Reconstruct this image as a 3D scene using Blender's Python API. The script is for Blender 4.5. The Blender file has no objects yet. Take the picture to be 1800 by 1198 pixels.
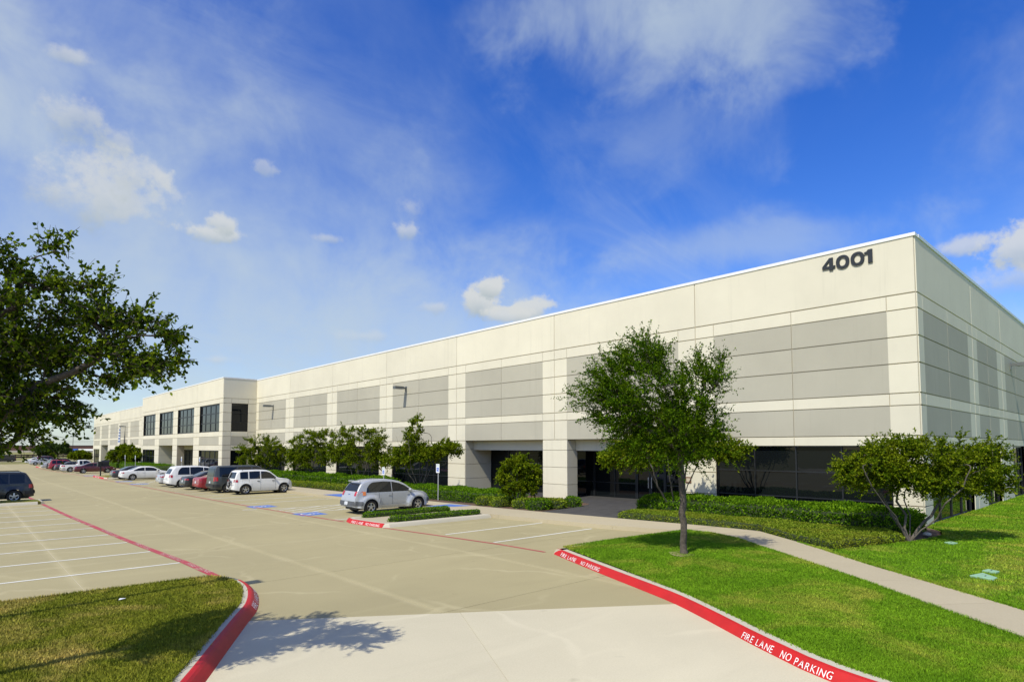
import bpy, bmesh, math, random
import numpy as np
from mathutils import Vector, Matrix

R = math.radians
sc = bpy.context.scene
col = sc.collection

# ------------------------------------------------------------------ camera
# world axes: +Y runs along the long facade away from the viewer, +X along the short facade, z up, metres
CAM_H = 3.05
cam_d = bpy.data.cameras.new('camera')
cam_d.sensor_width = 36.0
cam_d.sensor_fit = 'HORIZONTAL'
cam_d.lens = 21.18
cam_d.shift_y = 0.0694
cam_d.clip_end = 6000
cam = bpy.data.objects.new('camera', cam_d)
cam.location = (0, 0, CAM_H)
cam.rotation_euler = (R(93.297), 0, R(-42.5))
col.objects.link(cam)
sc.camera = cam

# ------------------------------------------------------------------ light
SUN_EL, SUN_AZ = 51.5, 11.0          # light travels towards +X, a little towards +Y
sun_d = bpy.data.lights.new('sun', 'SUN')
sun_d.energy = 4.9
sun_d.angle = R(0.55)
sun_d.color = (1.0, 0.955, 0.84)
sun = bpy.data.objects.new('sun', sun_d)
travel = Vector((math.cos(R(SUN_AZ)) * math.cos(R(SUN_EL)), math.sin(R(SUN_AZ)) * math.cos(R(SUN_EL)), -math.sin(R(SUN_EL))))
sun.rotation_euler = travel.to_track_quat('-Z', 'Y').to_euler()
sun.location = (-20, -4, 30)
col.objects.link(sun)

vs = sc.view_settings
vs.view_transform = 'Standard'
vs.look = 'None'
vs.exposure = -0.08
vs.gamma = 1.0
sc.render.engine = 'CYCLES'
sc.cycles.use_denoising = True
sc.cycles.max_bounces = 6
sc.cycles.transparent_max_bounces = 4
sc.cycles.caustics_reflective = False
sc.cycles.caustics_refractive = False

# ------------------------------------------------------------------ sky
world = bpy.data.worlds.new('World')
sc.world = world
world.use_nodes = True
wt = world.node_tree
wt.nodes.clear()


def WN(kind, **kw):
    n = wt.nodes.new(kind)
    for k, v in kw.items():
        setattr(n, k, v)
    return n


def wl(a, b):
    wt.links.new(a, b)


def wmath(op, a, b=None, c=None, clamp=False):
    n = WN('ShaderNodeMath', operation=op, use_clamp=clamp)
    for i, v in enumerate((a, b, c)):
        if v is None:
            continue
        if isinstance(v, (int, float)):
            n.inputs[i].default_value = v
        else:
            wl(v, n.inputs[i])
    return n.outputs[0]


def wdot(a, vec):
    n = WN('ShaderNodeVectorMath', operation='DOT_PRODUCT')
    wl(a, n.inputs[0])
    n.inputs[1].default_value = vec
    return n.outputs['Value']


def wsmooth(x, lo, hi):
    n = WN('ShaderNodeMapRange', interpolation_type='SMOOTHSTEP')
    wl(x, n.inputs[0])
    n.inputs[1].default_value = lo
    n.inputs[2].default_value = hi
    n.inputs[3].default_value = 0
    n.inputs[4].default_value = 1
    return n.outputs[0]


SKY_K = 0.12
sky = WN('ShaderNodeTexSky', sky_type='NISHITA', sun_disc=False)
sky.sun_elevation = R(SUN_EL)
sky.sun_rotation = R(270 - SUN_AZ)
sky.altitude = 150
sky.air_density = 1.0
sky.dust_density = 0.8
sky.ozone_density = 3.0
tc = WN('ShaderNodeTexCoord')
D = tc.outputs['Generated']
gam = WN('ShaderNodeGamma')
gam.inputs[1].default_value = 1.0
wl(sky.outputs[0], gam.inputs[0])
hsv = WN('ShaderNodeHueSaturation')
hsv.inputs['Hue'].default_value = 0.521
hsv.inputs['Saturation'].default_value = 1.38
hsv.inputs['Value'].default_value = 1.68
wl(gam.outputs[0], hsv.inputs['Color'])
sky_col = hsv.outputs[0]


def wnoise(vec, scale, detail=6, rough=.55, dist=0.0):
    n = WN('ShaderNodeTexNoise')
    n.inputs['Scale'].default_value = scale
    n.inputs['Detail'].default_value = detail
    n.inputs['Roughness'].default_value = rough
    n.inputs['Distortion'].default_value = dist
    wl(vec, n.inputs['Vector'])
    return n.outputs['Fac']


# high thin cloud: noise on a plane far overhead, drawn out by the wind
sep = WN('ShaderNodeSeparateXYZ')
wl(D, sep.inputs[0])
zden = wmath('ADD', wmath('MAXIMUM', sep.outputs[2], 0.0), 0.16)
comb = WN('ShaderNodeCombineXYZ')
wl(wmath('DIVIDE', sep.outputs[0], zden), comb.inputs[0])
wl(wmath('DIVIDE', sep.outputs[1], zden), comb.inputs[1])
mp = WN('ShaderNodeMapping')
mp.inputs['Rotation'].default_value = (0, 0, R(-18))
mp.inputs['Scale'].default_value = (0.55, 1.15, 1)
wl(comb.outputs[0], mp.inputs[0])
ci_big = wnoise(mp.outputs[0], 0.8, 3, .5, .3)
ci_fine = wnoise(mp.outputs[0], 2.3, 6, .62, .7)
cirrus = wmath('MULTIPLY', wsmooth(ci_big, .36, .66), wsmooth(ci_fine, .34, .78))
nz_mid = wnoise(D, 7.0, 5, .60, .25)
nz_fine = wnoise(D, 21.0, 8, .60, .1)
FW = Vector((math.cos(R(47.5)) * math.cos(R(3.297)), math.sin(R(47.5)) * math.cos(R(3.297)), math.sin(R(3.297))))
RT = Vector((math.sin(R(47.5)), -math.cos(R(47.5)), 0))
UPV = RT.cross(FW)


def sky_dir(px, py):
    return (FW * 1059 + RT * (px - 900) + UPV * (724 - py)).normalized()


inv_fine = wmath('SUBTRACT', .5, nz_fine)
inv_mid = wmath('SUBTRACT', .5, nz_mid)
inv_crisp = wmath('SUBTRACT', .5, wnoise(D, 62.0, 5, .6, .0))


def cloud_mask(c, rx, ry, soft, amp, fine=True, want_b=True):
    c = c.normalized()
    r = c.cross(Vector((0, 0, 1))).normalized()
    u = r.cross(c).normalized()
    m = WN('ShaderNodeMapping', vector_type='TEXTURE')
    m.inputs['Location'].default_value = c
    m.inputs['Rotation'].default_value = Matrix((r, u, -c)).transposed().to_euler()
    m.inputs['Scale'].default_value = (rx, ry, max(rx, .3))
    wl(D, m.inputs[0])
    ln = WN('ShaderNodeVectorMath', operation='LENGTH')
    wl(m.outputs[0], ln.inputs[0])
    dn = wmath('MULTIPLY_ADD', inv_fine if fine else inv_mid, amp, ln.outputs['Value'])
    if fine:
        dn = wmath('MULTIPLY_ADD', inv_crisp, amp * .38, dn)
    k = wsmooth(dn, 1.0, 1.0 - soft)
    if not want_b:
        return k, None
    sp = WN('ShaderNodeSeparateXYZ')
    wl(m.outputs[0], sp.inputs[0])
    return k, sp.outputs[1]


cur = None
CREAM_CLOUD, GREY_CLOUD = (6.0, 6.2, 6.2, 1), (3.6, 4.3, 4.75, 1)


def wmix(fac, a, b):
    n = WN('ShaderNodeMix', data_type='RGBA')
    wl(fac, n.inputs[0])
    for v, s in ((a, n.inputs[6]), (b, n.inputs[7])):
        if isinstance(v, tuple):
            s.default_value = v
        else:
            wl(v, s)
    return n.outputs[2]


# broad pale veils (thin high haze); those outside the view are enlarged for their light
veils = [((260, 330), .66, .34, 1.0, .8, .36), ((60, 560), 1.0, .40, 1.0, .9, .66), ((760, 580), .50, .17, 1.0, 1.2, .55),
         ((1230, 40), .30, .115, 1.0, 2.0, .60), ((1060, 10), .22, .08, 1.0, 1.9, .42), ((1290, 430), .27, .055, 1.0, 2.0, .42),
         ((1180, 230), .16, .12, 1.0, 2.2, .22), ((40, 160), .2, .12, 1.0, 1.8, .24)]
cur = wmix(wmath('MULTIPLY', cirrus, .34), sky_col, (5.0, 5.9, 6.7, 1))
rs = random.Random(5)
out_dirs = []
for k in range(5):                     # unseen sky behind and beside the viewer, for enlarged veils and heaps
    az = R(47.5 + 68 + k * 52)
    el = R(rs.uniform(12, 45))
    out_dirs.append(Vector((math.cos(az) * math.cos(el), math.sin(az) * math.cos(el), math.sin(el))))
for (p, rx, ry, soft, amp, op) in veils:
    m, bb = cloud_mask(sky_dir(*p), rx, ry, soft, amp, False, False)
    cur = wmix(wmath('MULTIPLY', m, op), cur, (4.7, 5.6, 6.3, 1))
for v in out_dirs:  # unseen veils, spread wide to whiten the blue ambient light
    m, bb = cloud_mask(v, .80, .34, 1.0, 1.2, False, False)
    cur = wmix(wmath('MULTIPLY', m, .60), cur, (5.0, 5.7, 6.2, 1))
# heaped fair-weather clouds
heaps = [((205, 340), .085, .055, .75, 2.4, .62), ((150, 345), .085, .045, .9, 2.2, .4), ((238, 305), .045, .042, .7, 2.4, .55), ((215, 250), .035, .03, .9, 2.4, .5),
         ((368, 408), .050, .015, .60, 2.0, .85), ((384, 392), .024, .018, .60, 2.2, .85),
         ((842, 532), .045, .032, .55, 2.2, .95), ((862, 506), .028, .022, .50, 2.2, .95), ((930, 540), .045, .024, .55, 2.2, .92), ((890, 552), .05, .018, .5, 2.0, .9),
         ((765, 540), .034, .014, .8, 1.8, .5), ((716, 404), .026, .012, 1.0, 3.6, .55), ((722, 362), .03, .022, 1.0, 2.4, .35),
         ((135, 205), .045, .035, .9, 2.6, .6), ((128, 100), .026, .014, .9, 2.4, .6), ((463, 298), .017, .014, 1.0, 4.2, .4),
         ((1812, 428), .045, .034, .5, 2.2, .85), ((1700, 430), .05, .014, .9, 2.0, .7), ((1775, 490), .06, .022, 1.0, 2.0, .5),
         ((575, 420), .028, .010, .9, 2.2, .5), ((380, 632), .034, .011, .9, 1.8, .45), ((640, 590), .05, .014, 1.0, 2.0, .35)]
for (p, rx, ry, soft, amp, op) in heaps:
    m, bb = cloud_mask(sky_dir(*p), rx, ry, soft, amp)
    shade = wsmooth(wmath('ADD', bb, wmath('MULTIPLY', wmath('SUBTRACT', nz_mid, .5), 2.2)), -1.1, .35)
    cc = wmix(shade, GREY_CLOUD, CREAM_CLOUD)
    cur = wmix(wmath('MULTIPLY', m, op), cur, cc)
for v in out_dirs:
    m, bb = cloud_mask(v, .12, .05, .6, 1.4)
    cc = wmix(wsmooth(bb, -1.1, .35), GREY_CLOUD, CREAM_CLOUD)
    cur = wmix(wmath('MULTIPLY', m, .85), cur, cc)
world.cycles.sampling_method = 'MANUAL'
world.cycles.sample_map_resolution = 256
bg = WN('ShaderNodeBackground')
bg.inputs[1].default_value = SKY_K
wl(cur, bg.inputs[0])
wo = WN('ShaderNodeOutputWorld')
wl(bg.outputs[0], wo.inputs[0])

# ------------------------------------------------------------------ helpers
KY = [-1e4, 14, 25, 45, 78, 115, 160, 400]
KZ = [0, 0, -.1, -.2, -.5, -.65, -.75, -.75]


def zg(y):                              # the site falls gently away along the long facade
    return float(np.interp(y, KY, KZ))


def G(px, py, dz=0.0):                  # point of the sloping ground seen at a place of the 1800 px wide photograph
    d = FW * 1059 + RT * (px - 900) + UPV * (724 - py)
    z = dz
    for _ in range(25):
        t = (z - CAM_H) / d.z
        y = d.y * t
        z = zg(y) + dz
    return (d.x * t, y, z)


def tag(o, label=None, cat=None, group=None, kind=None):
    if label:
        o['label'] = label
    if cat:
        o['category'] = cat
    if group:
        o['group'] = group
    if kind:
        o['kind'] = kind
    return o


def empty(name, loc=(0, 0, 0), rz=0.0):
    o = bpy.data.objects.new(name, None)
    o.empty_display_size = .2
    o.location = loc
    o.rotation_euler = (0, 0, rz)
    col.objects.link(o)
    return o


def link(name, me, parent=None, loc=None):
    o = bpy.data.objects.new(name, me)
    col.objects.link(o)
    if parent is not None:
        o.parent = parent
    if loc is not None:
        o.location = loc
    return o


def mk(name, V, F, mat, parent=None, smooth=False, fix=True):
    me = bpy.data.meshes.new(name)
    me.from_pydata([tuple(v) for v in V], [], [tuple(f) for f in F])
    if fix:
        bm = bmesh.new()
        bm.from_mesh(me)
        bmesh.ops.recalc_face_normals(bm, faces=bm.faces)
        bm.to_mesh(me)
        bm.free()
    if mat is not None:
        me.materials.append(mat)
    if smooth:
        me.shade_smooth()
    return link(name, me, parent)


class MB:
    """collects shapes that belong to ONE mesh"""
    def __init__(s):
        s.V, s.F = [], []

    def add(s, V, F):
        n = len(s.V)
        s.V += [tuple(v) for v in V]
        s.F += [tuple(i + n for i in f) for f in F]
        return s

    def box(s, a, b):
        x0, y0, z0 = a
        x1, y1, z1 = b
        return s.add([(x0, y0, z0), (x1, y0, z0), (x1, y1, z0), (x0, y1, z0), (x0, y0, z1), (x1, y0, z1), (x1, y1, z1), (x0, y1, z1)],
                     [(0, 3, 2, 1), (4, 5, 6, 7), (0, 1, 5, 4), (1, 2, 6, 5), (2, 3, 7, 6), (3, 0, 4, 7)])

    def tube(s, pts, rads, n=8, caps=True):
        pts = [Vector(p) for p in pts]
        rings = []
        for i, p in enumerate(pts):
            t = (pts[min(i + 1, len(pts) - 1)] - pts[max(i - 1, 0)]).normalized()
            a = t.cross(Vector((0, 0, 1)))
            if a.length < .01:
                a = t.cross(Vector((1, 0, 0)))
            a.normalize()
            b = t.cross(a)
            r = rads[i] if isinstance(rads, (list, tuple)) else rads
            rings.append([p + a * (r * math.cos(2 * math.pi * k / n)) + b * (r * math.sin(2 * math.pi * k / n)) for k in range(n)])
        V = [v for r_ in rings for v in r_]
        F = []
        for i in range(len(pts) - 1):
            for k in range(n):
                F.append((i * n + k, i * n + (k + 1) % n, (i + 1) * n + (k + 1) % n, (i + 1) * n + k))
        if caps:
            F.append(tuple(range(n - 1, -1, -1)))
            F.append(tuple((len(pts) - 1) * n + k for k in range(n)))
        return s.add(V, F)

    def prism(s, poly, z0, z1):
        n = len(poly)
        f0 = z0 if callable(z0) else (lambda y, c=z0: c)
        f1 = z1 if callable(z1) else (lambda y, c=z1: c)
        V = [(x, y, f0(y)) for x, y in poly] + [(x, y, f1(y)) for x, y in poly]
        F = [tuple(range(n - 1, -1, -1)), tuple(range(n, 2 * n))]
        F += [(i, (i + 1) % n, n + (i + 1) % n, n + i) for i in range(n)]
        return s.add(V, F)

    def build(s, name, mat, parent=None, smooth=False, fix=True):
        return mk(name, s.V, s.F, mat, parent, smooth, fix)


# ------------------------------------------------------------------ materials
def newmat(name):
    m = bpy.data.materials.new(name)
    m.use_nodes = True
    nt = m.node_tree
    nt.nodes.clear()
    out = nt.nodes.new('ShaderNodeOutputMaterial')
    b = nt.nodes.new('ShaderNodeBsdfPrincipled')
    nt.links.new(b.outputs[0], out.inputs[0])
    return m, nt, b, out


def c4(c):
    return (c[0], c[1], c[2], 1)


def nnoise(nt, vec, scale, detail=4, rough=.55, dist=0.0):
    n = nt.nodes.new('ShaderNodeTexNoise')
    n.inputs['Scale'].default_value = scale
    n.inputs['Detail'].default_value = detail
    n.inputs['Roughness'].default_value = rough
    n.inputs['Distortion'].default_value = dist
    nt.links.new(vec, n.inputs['Vector'])
    return n.outputs['Fac']


def nramp(nt, fac, stops):
    r = nt.nodes.new('ShaderNodeValToRGB')
    e = r.color_ramp.elements
    while len(e) < len(stops):
        e.new(.5)
    for i, (p, c) in enumerate(stops):
        e[i].position = p
        e[i].color = c4(c) if len(c) == 3 else c
    nt.links.new(fac, r.inputs[0])
    return r.outputs[0]


def nmix(nt, fac, a, b, blend='MIX'):
    n = nt.nodes.new('ShaderNodeMix')
    n.data_type = 'RGBA'
    n.blend_type = blend
    for v, s in ((fac, n.inputs[0]), (a, n.inputs[6]), (b, n.inputs[7])):
        if isinstance(v, (int, float)):
            s.default_value = v
        elif isinstance(v, tuple):
            s.default_value = c4(v)
        else:
            nt.links.new(v, s)
    return n.outputs[2]


def nmath(nt, op, a, b=None):
    n = nt.nodes.new('ShaderNodeMath')
    n.operation = op
    for i, v in enumerate((a, b)):
        if v is None:
            continue
        if isinstance(v, (int, float)):
            n.inputs[i].default_value = v
        else:
            nt.links.new(v, n.inputs[i])
    return n.outputs[0]


def nsmooth(nt, x, lo, hi):
    n = nt.nodes.new('ShaderNodeMapRange')
    n.interpolation_type = 'SMOOTHSTEP'
    nt.links.new(x, n.inputs[0])
    n.inputs[1].default_value = lo
    n.inputs[2].default_value = hi
    return n.outputs[0]


def nbump(nt, b, h, strength=.3, dist=.02):
    n = nt.nodes.new('ShaderNodeBump')
    n.inputs['Strength'].default_value = strength
    n.inputs['Distance'].default_value = dist
    nt.links.new(h, n.inputs['Height'])
    nt.links.new(n.outputs[0], b.inputs['Normal'])


def pos(nt):
    return nt.nodes.new('ShaderNodeNewGeometry').outputs['Position']


def M(name, c, rough=.6, var=.12, scale=2.0, bump=0.0, bscale=60.0, metal=0.0, spec=.5, coat=0.0, fine=0.0):
    m, nt, b, out = newmat(name)
    p = pos(nt)
    if var > 0:
        f = nnoise(nt, p, scale, 5, .6)
        cc = nramp(nt, f, [(.25, tuple(v * (1 - var) for v in c)), (.75, tuple(min(1, v * (1 + var)) for v in c))])
        if fine > 0:
            g = nnoise(nt, p, scale * 45, 2, .7)
            cc = nmix(nt, fine, cc, nramp(nt, g, [(.3, (0.0, 0.0, 0.0)), (.7, (1, 1, 1))]), 'SOFT_LIGHT')
        nt.links.new(cc, b.inputs['Base Color'])
    else:
        b.inputs['Base Color'].default_value = c4(c)
    b.inputs['Roughness'].default_value = rough
    b.inputs['Metallic'].default_value = metal
    b.inputs['Specular IOR Level'].default_value = spec
    if coat:
        b.inputs['Coat Weight'].default_value = coat
        b.inputs['Coat Roughness'].default_value = .04
    if bump > 0:
        nbump(nt, b, nnoise(nt, p, bscale, 3, .6), bump, .01)
    return m


def wall_mat(name, c):
    m, nt, b, out = newmat(name)
    p = pos(nt)
    f = nnoise(nt, p, .35, 5, .6)
    base = nramp(nt, f, [(.25, tuple(v * .925 for v in c)), (.75, tuple(v * 1.05 for v in c))])
    mp_ = nt.nodes.new('ShaderNodeMapping')          # rain streaks, drawn out downwards
    mp_.inputs['Scale'].default_value = (2.4, 2.4, .12)
    nt.links.new(p, mp_.inputs[0])
    s = nnoise(nt, mp_.outputs[0], 1.6, 5, .65)
    base = nmix(nt, nmath(nt, 'MULTIPLY', nsmooth(nt, s, .52, .82), .45), base, tuple(v * .78 for v in c))
    # every panel a touch different
    oi = nt.nodes.new('ShaderNodeObjectInfo')
    r = nramp(nt, oi.outputs['Random'], [(0, (.94, .94, .945)), (1, (1, 1, 1))])
    base = nmix(nt, 1.0, base, r, 'MULTIPLY')
    nt.links.new(base, b.inputs['Base Color'])
    b.inputs['Roughness'].default_value = .85
    b.inputs['Specular IOR Level'].default_value = .25
    nbump(nt, b, nnoise(nt, p, 55, 4, .7), .25, .006)
    return m


MAT = {}
MAT['cream'] = wall_mat('cream painted concrete', (.69, .645, .495))
MAT['grey'] = wall_mat('grey painted concrete', (.436, .410, .318))
MAT['joint'] = M('joint sealant', (.40, .35, .25), .9, .1)
MAT['coping'] = M('white metal coping', (.82, .82, .79), .45, .04, 1, metal=.0, spec=.5)
MAT['frame'] = M('dark bronze aluminium', (.022, .024, .026), .4, .15, 3, metal=.3)
MAT['dark'] = M('dark interior', (.012, .012, .012), .9, 0)
MAT['roofing'] = M('roof membrane', (.55, .54, .5), .9, .1)


def glass_mat():
    m, nt, b, out = newmat('tinted glass')
    p = pos(nt)
    b.inputs['Base Color'].default_value = (.006, .008, .009, 1)
    b.inputs['Roughness'].default_value = .015
    b.inputs['IOR'].default_value = 1.52
    b.inputs['Specular IOR Level'].default_value = .36
    nbump(nt, b, nnoise(nt, p, .9, 2, .5), .06, .05)
    return m


MAT['glass'] = glass_mat()


def concrete(name, c, tone, streaks=True, veins=.42, joints=False):
    m, nt, b, out = newmat(name)
    p = pos(nt)
    f = nnoise(nt, p, .16, 7, .62, .4)
    base = nramp(nt, f, [(.28, tuple(v * (1 - tone) for v in c)), (.5, c), (.74, tuple(v * (1 + tone) for v in c))])
    if streaks:
        mp_ = nt.nodes.new('ShaderNodeMapping')
        mp_.inputs['Rotation'].default_value = (0, 0, R(12))
        mp_.inputs['Scale'].default_value = (.16, 1.1, 1)
        nt.links.new(p, mp_.inputs[0])
        s = nnoise(nt, mp_.outputs[0], .9, 6, .6, .5)
        base = nmix(nt, nmath(nt, 'MULTIPLY', nsmooth(nt, s, .52, .78), .30), base, tuple(min(1, v * 1.16 + .012) for v in c))
        s2 = nnoise(nt, mp_.outputs[0], 1.7, 5, .6, .2)
        base = nmix(nt, nmath(nt, 'MULTIPLY', nsmooth(nt, s2, .55, .8), .20), base, tuple(v * .74 for v in c))
    if veins > 0:
        dn = nt.nodes.new('ShaderNodeTexNoise')
        dn.inputs['Scale'].default_value = .35
        dn.inputs['Detail'].default_value = 4
        nt.links.new(p, dn.inputs['Vector'])
        ad = nt.nodes.new('ShaderNodeMix')
        ad.data_type = 'VECTOR'
        ad.inputs[0].default_value = .06
        nt.links.new(p, ad.inputs[4])
        nt.links.new(dn.outputs['Color'], ad.inputs[5])
        sc_ = nt.nodes.new('ShaderNodeVectorMath')
        sc_.operation = 'ADD'
        nt.links.new(p, sc_.inputs[0])
        vm = nt.nodes.new('ShaderNodeVectorMath')
        vm.operation = 'SCALE'
        vm.inputs['Scale'].default_value = 2.6
        nt.links.new(dn.outputs['Color'], vm.inputs[0])
        nt.links.new(vm.outputs[0], sc_.inputs[1])
        vo = nt.nodes.new('ShaderNodeTexVoronoi')
        vo.feature = 'DISTANCE_TO_EDGE'
        vo.voronoi_dimensions = '2D'
        vo.inputs['Scale'].default_value = .27
        nt.links.new(sc_.outputs[0], vo.inputs['Vector'])
        line = nmath(nt, 'SUBTRACT', 1.0, nsmooth(nt, vo.outputs['Distance'], .0, .035))
        gate = nsmooth(nt, nnoise(nt, p, .5, 3), .40, .62)
        base = nmix(nt, nmath(nt, 'MULTIPLY', nmath(nt, 'MULTIPLY', line, gate), veins), base, tuple(min(1, v * 1.25 + .04) for v in c))
    if joints:
        sx = nt.nodes.new('ShaderNodeSeparateXYZ')
        nt.links.new(p, sx.inputs[0])
        wob = nmath(nt, 'MULTIPLY', nnoise(nt, p, .8, 3), .30)
        for axis, vals in ((0, (2.1, 6.7, 11.0)), (1, (19.5, 25.0, 30.0, 40.0))):
            for v in vals:
                d_ = nmath(nt, 'ABSOLUTE', nmath(nt, 'SUBTRACT', sx.outputs[axis], v))
                l_ = nmath(nt, 'SUBTRACT', 1.0, nsmooth(nt, nmath(nt, 'ADD', d_, wob), .10, .34))
                base = nmix(nt, nmath(nt, 'MULTIPLY', l_, .55), base, tuple(min(1, v_ * 1.22 + .03) for v_ in c))
    sp = nnoise(nt, p, 42, 3, .8)
    base = nmix(nt, .16, base, nramp(nt, sp, [(.3, (.1, .1, .1)), (.7, (.9, .9, .9))]), 'SOFT_LIGHT')
    # oil drips and tyre grime
    oil = nnoise(nt, p, 1.9, 3, .5)
    base = nmix(nt, nmath(nt, 'MULTIPLY', nsmooth(nt, oil, .69, .79), .36), base, tuple(v * .45 for v in c))
    oi = nt.nodes.new('ShaderNodeObjectInfo')
    base = nmix(nt, 1.0, base, nramp(nt, oi.outputs['Random'], [(0, (.955, .955, .955)), (1, (1, 1, 1))]), 'MULTIPLY')
    nt.links.new(base, b.inputs['Base Color'])
    b.inputs['Roughness'].default_value = .88
    b.inputs['Specular IOR Level'].default_value = .25
    nbump(nt, b, nnoise(nt, p, 90, 4, .7), .18, .006)
    return m


MAT['lot'] = concrete('weathered lot concrete', (.350, .302, .160), .10, joints=True)
MAT['apron'] = concrete('pale drive concrete', (.55, .495, .34), .09, True, .18)
MAT['walk'] = concrete('sidewalk concrete', (.43, .370, .242), .07, False, 0)
MAT['kerb'] = concrete('kerb concrete', (.49, .45, .345), .08, False, 0)
MAT['filler'] = M('joint filler', (.46, .42, .31), .9, .15, 3)


def paint_mat(name, c, wear, under, scale=14, scuff=0.0):
    m, nt, b, out = newmat(name)
    p = pos(nt)
    f = nnoise(nt, p, scale, 5, .7)
    g = nnoise(nt, p, 1.1, 3, .6)
    w = nsmooth(nt, nmath(nt, 'ADD', nmath(nt, 'MULTIPLY', f, .6), nmath(nt, 'MULTIPLY', g, .5)), wear, wear + .08)
    tone = nramp(nt, nnoise(nt, p, 3, 3), [(.3, tuple(v * .88 for v in c)), (.7, tuple(min(1, v * 1.08) for v in c))])
    colr = nmix(nt, w, tone, under)
    if scuff > 0:                          # tyre rubber rubbed off on the paint, grime, fine cracks
        k_ = nnoise(nt, p, 1.15, 4, .7, .4)
        colr = nmix(nt, nmath(nt, 'MULTIPLY', nsmooth(nt, k_, .66, .74), scuff), colr, (.03, .02, .02))
        k2 = nnoise(nt, p, 26, 4, .7)
        colr = nmix(nt, nmath(nt, 'MULTIPLY', nsmooth(nt, k2, .52, .8), scuff * .4), colr, (.18, .05, .04))
    nt.links.new(colr, b.inputs['Base Color'])
    b.inputs['Roughness'].default_value = .6
    return m


MAT['red'] = paint_mat('red kerb paint', (.47, .008, .005), .80, (.38, .20, .15), scuff=.75)
MAT['redline'] = paint_mat('worn red line paint', (.40, .045, .05), .60, (.38, .28, .18))
MAT['white_paint'] = paint_mat('white marking paint', (.70, .69, .60), .66, (.44, .39, .27))
MAT['stencil'] = paint_mat('stencil white paint', (.78, .76, .72), .66, (.50, .06, .06), 30)
MAT['faded_stencil'] = paint_mat('faded stencil paint', (.60, .40, .33), .60, (.42, .07, .07), 30)
MAT['blue_paint'] = paint_mat('blue marking paint', (.075, .16, .46), .66, (.30, .31, .32))
MAT['soil'] = M('mulch', (.10, .058, .032), .95, .45, 9, .6, 70, fine=.5)
MAT['pavers'] = M('dark stamped paving', (.046, .044, .042), .8, .35, 2.5, .3, 30, fine=.4)


def grass_mat(name, a, b_, dry, amount, leafy=False):
    m, nt, b, out = newmat(name)
    p = pos(nt)
    f = nnoise(nt, p, 1.3, 6, .65, .3)
    base = nramp(nt, f, [(.30, a), (.70, b_)])
    g = nnoise(nt, p, .55, 5, .65, .5)
    base = nmix(nt, nmath(nt, 'MULTIPLY', nsmooth(nt, g, .46, .70), amount), base, dry)
    mp_ = nt.nodes.new('ShaderNodeMapping')
    mp_.inputs['Rotation'].default_value = (0, 0, R(-33))
    mp_.inputs['Scale'].default_value = (.25, 1.6, 1)
    nt.links.new(p, mp_.inputs[0])
    h = nnoise(nt, mp_.outputs[0], 1.0, 4, .6)
    base = nmix(nt, nmath(nt, 'MULTIPLY', nsmooth(nt, h, .5, .75), .35), base, tuple(v * .66 for v in a))
    if leafy:
        gi = nt.nodes.new('ShaderNodeNewGeometry').outputs['Random Per Island']
        base = nmix(nt, 1.0, base, nramp(nt, gi, [(0, (.55, .55, .5)), (.6, (1, 1, 1)), (1, (1.5, 1.4, 1.2))]), 'MULTIPLY')
    else:
        s = nnoise(nt, p, 38, 3, .8)
        base = nmix(nt, .6, base, nramp(nt, s, [(.3, (.08, .08, .08)), (.7, (.85, .85, .85))]), 'SOFT_LIGHT')
        nbump(nt, b, s, .9, .04)
    nt.links.new(base, b.inputs['Base Color'])
    b.inputs['Roughness'].default_value = .75
    b.inputs['Specular IOR Level'].default_value = .15
    return m


MAT['lawn'] = grass_mat('lawn', (.085, .180, .004), (.148, .272, .010), (.29, .29, .045), .85)
MAT['blade'] = grass_mat('lawn blades', (.092, .210, .004), (.165, .318, .010), (.32, .34, .045), .85, True)
MAT['dry_lawn'] = grass_mat('dry lawn', (.115, .140, .012), (.205, .200, .028), (.42, .32, .10), 1.0)
MAT['dry_blade'] = grass_mat('dry lawn blades', (.155, .195, .010), (.265, .270, .026), (.52, .41, .11), 1.0, True)
MAT['field'] = grass_mat('far field', (.17, .17, .045), (.27, .25, .085), (.36, .30, .12), .6)


def leaf_mat(name, stops, yellow=None, yam=.0, trans=.30):
    m, nt, b, out = newmat(name)
    ge = nt.nodes.new('ShaderNodeNewGeometry')
    c = nramp(nt, ge.outputs['Random Per Island'], stops)
    if yellow:
        g = nnoise(nt, ge.outputs['Position'], 1.6, 3, .6)
        c = nmix(nt, nmath(nt, 'MULTIPLY', nsmooth(nt, g, .42, .66), yam), c, yellow)
    nt.links.new(c, b.inputs['Base Color'])
    b.inputs['Roughness'].default_value = .6
    b.inputs['Specular IOR Level'].default_value = .06
    t = nt.nodes.new('ShaderNodeBsdfTranslucent')
    nt.links.new(nmix(nt, 1.0, c, (1.5, 1.6, .6), 'MULTIPLY'), t.inputs[0])
    mx = nt.nodes.new('ShaderNodeMixShader')
    mx.inputs[0].default_value = trans
    nt.links.new(b.outputs[0], mx.inputs[1])
    nt.links.new(t.outputs[0], mx.inputs[2])
    nt.links.new(mx.outputs[0], out.inputs[0])
    return m


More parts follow.
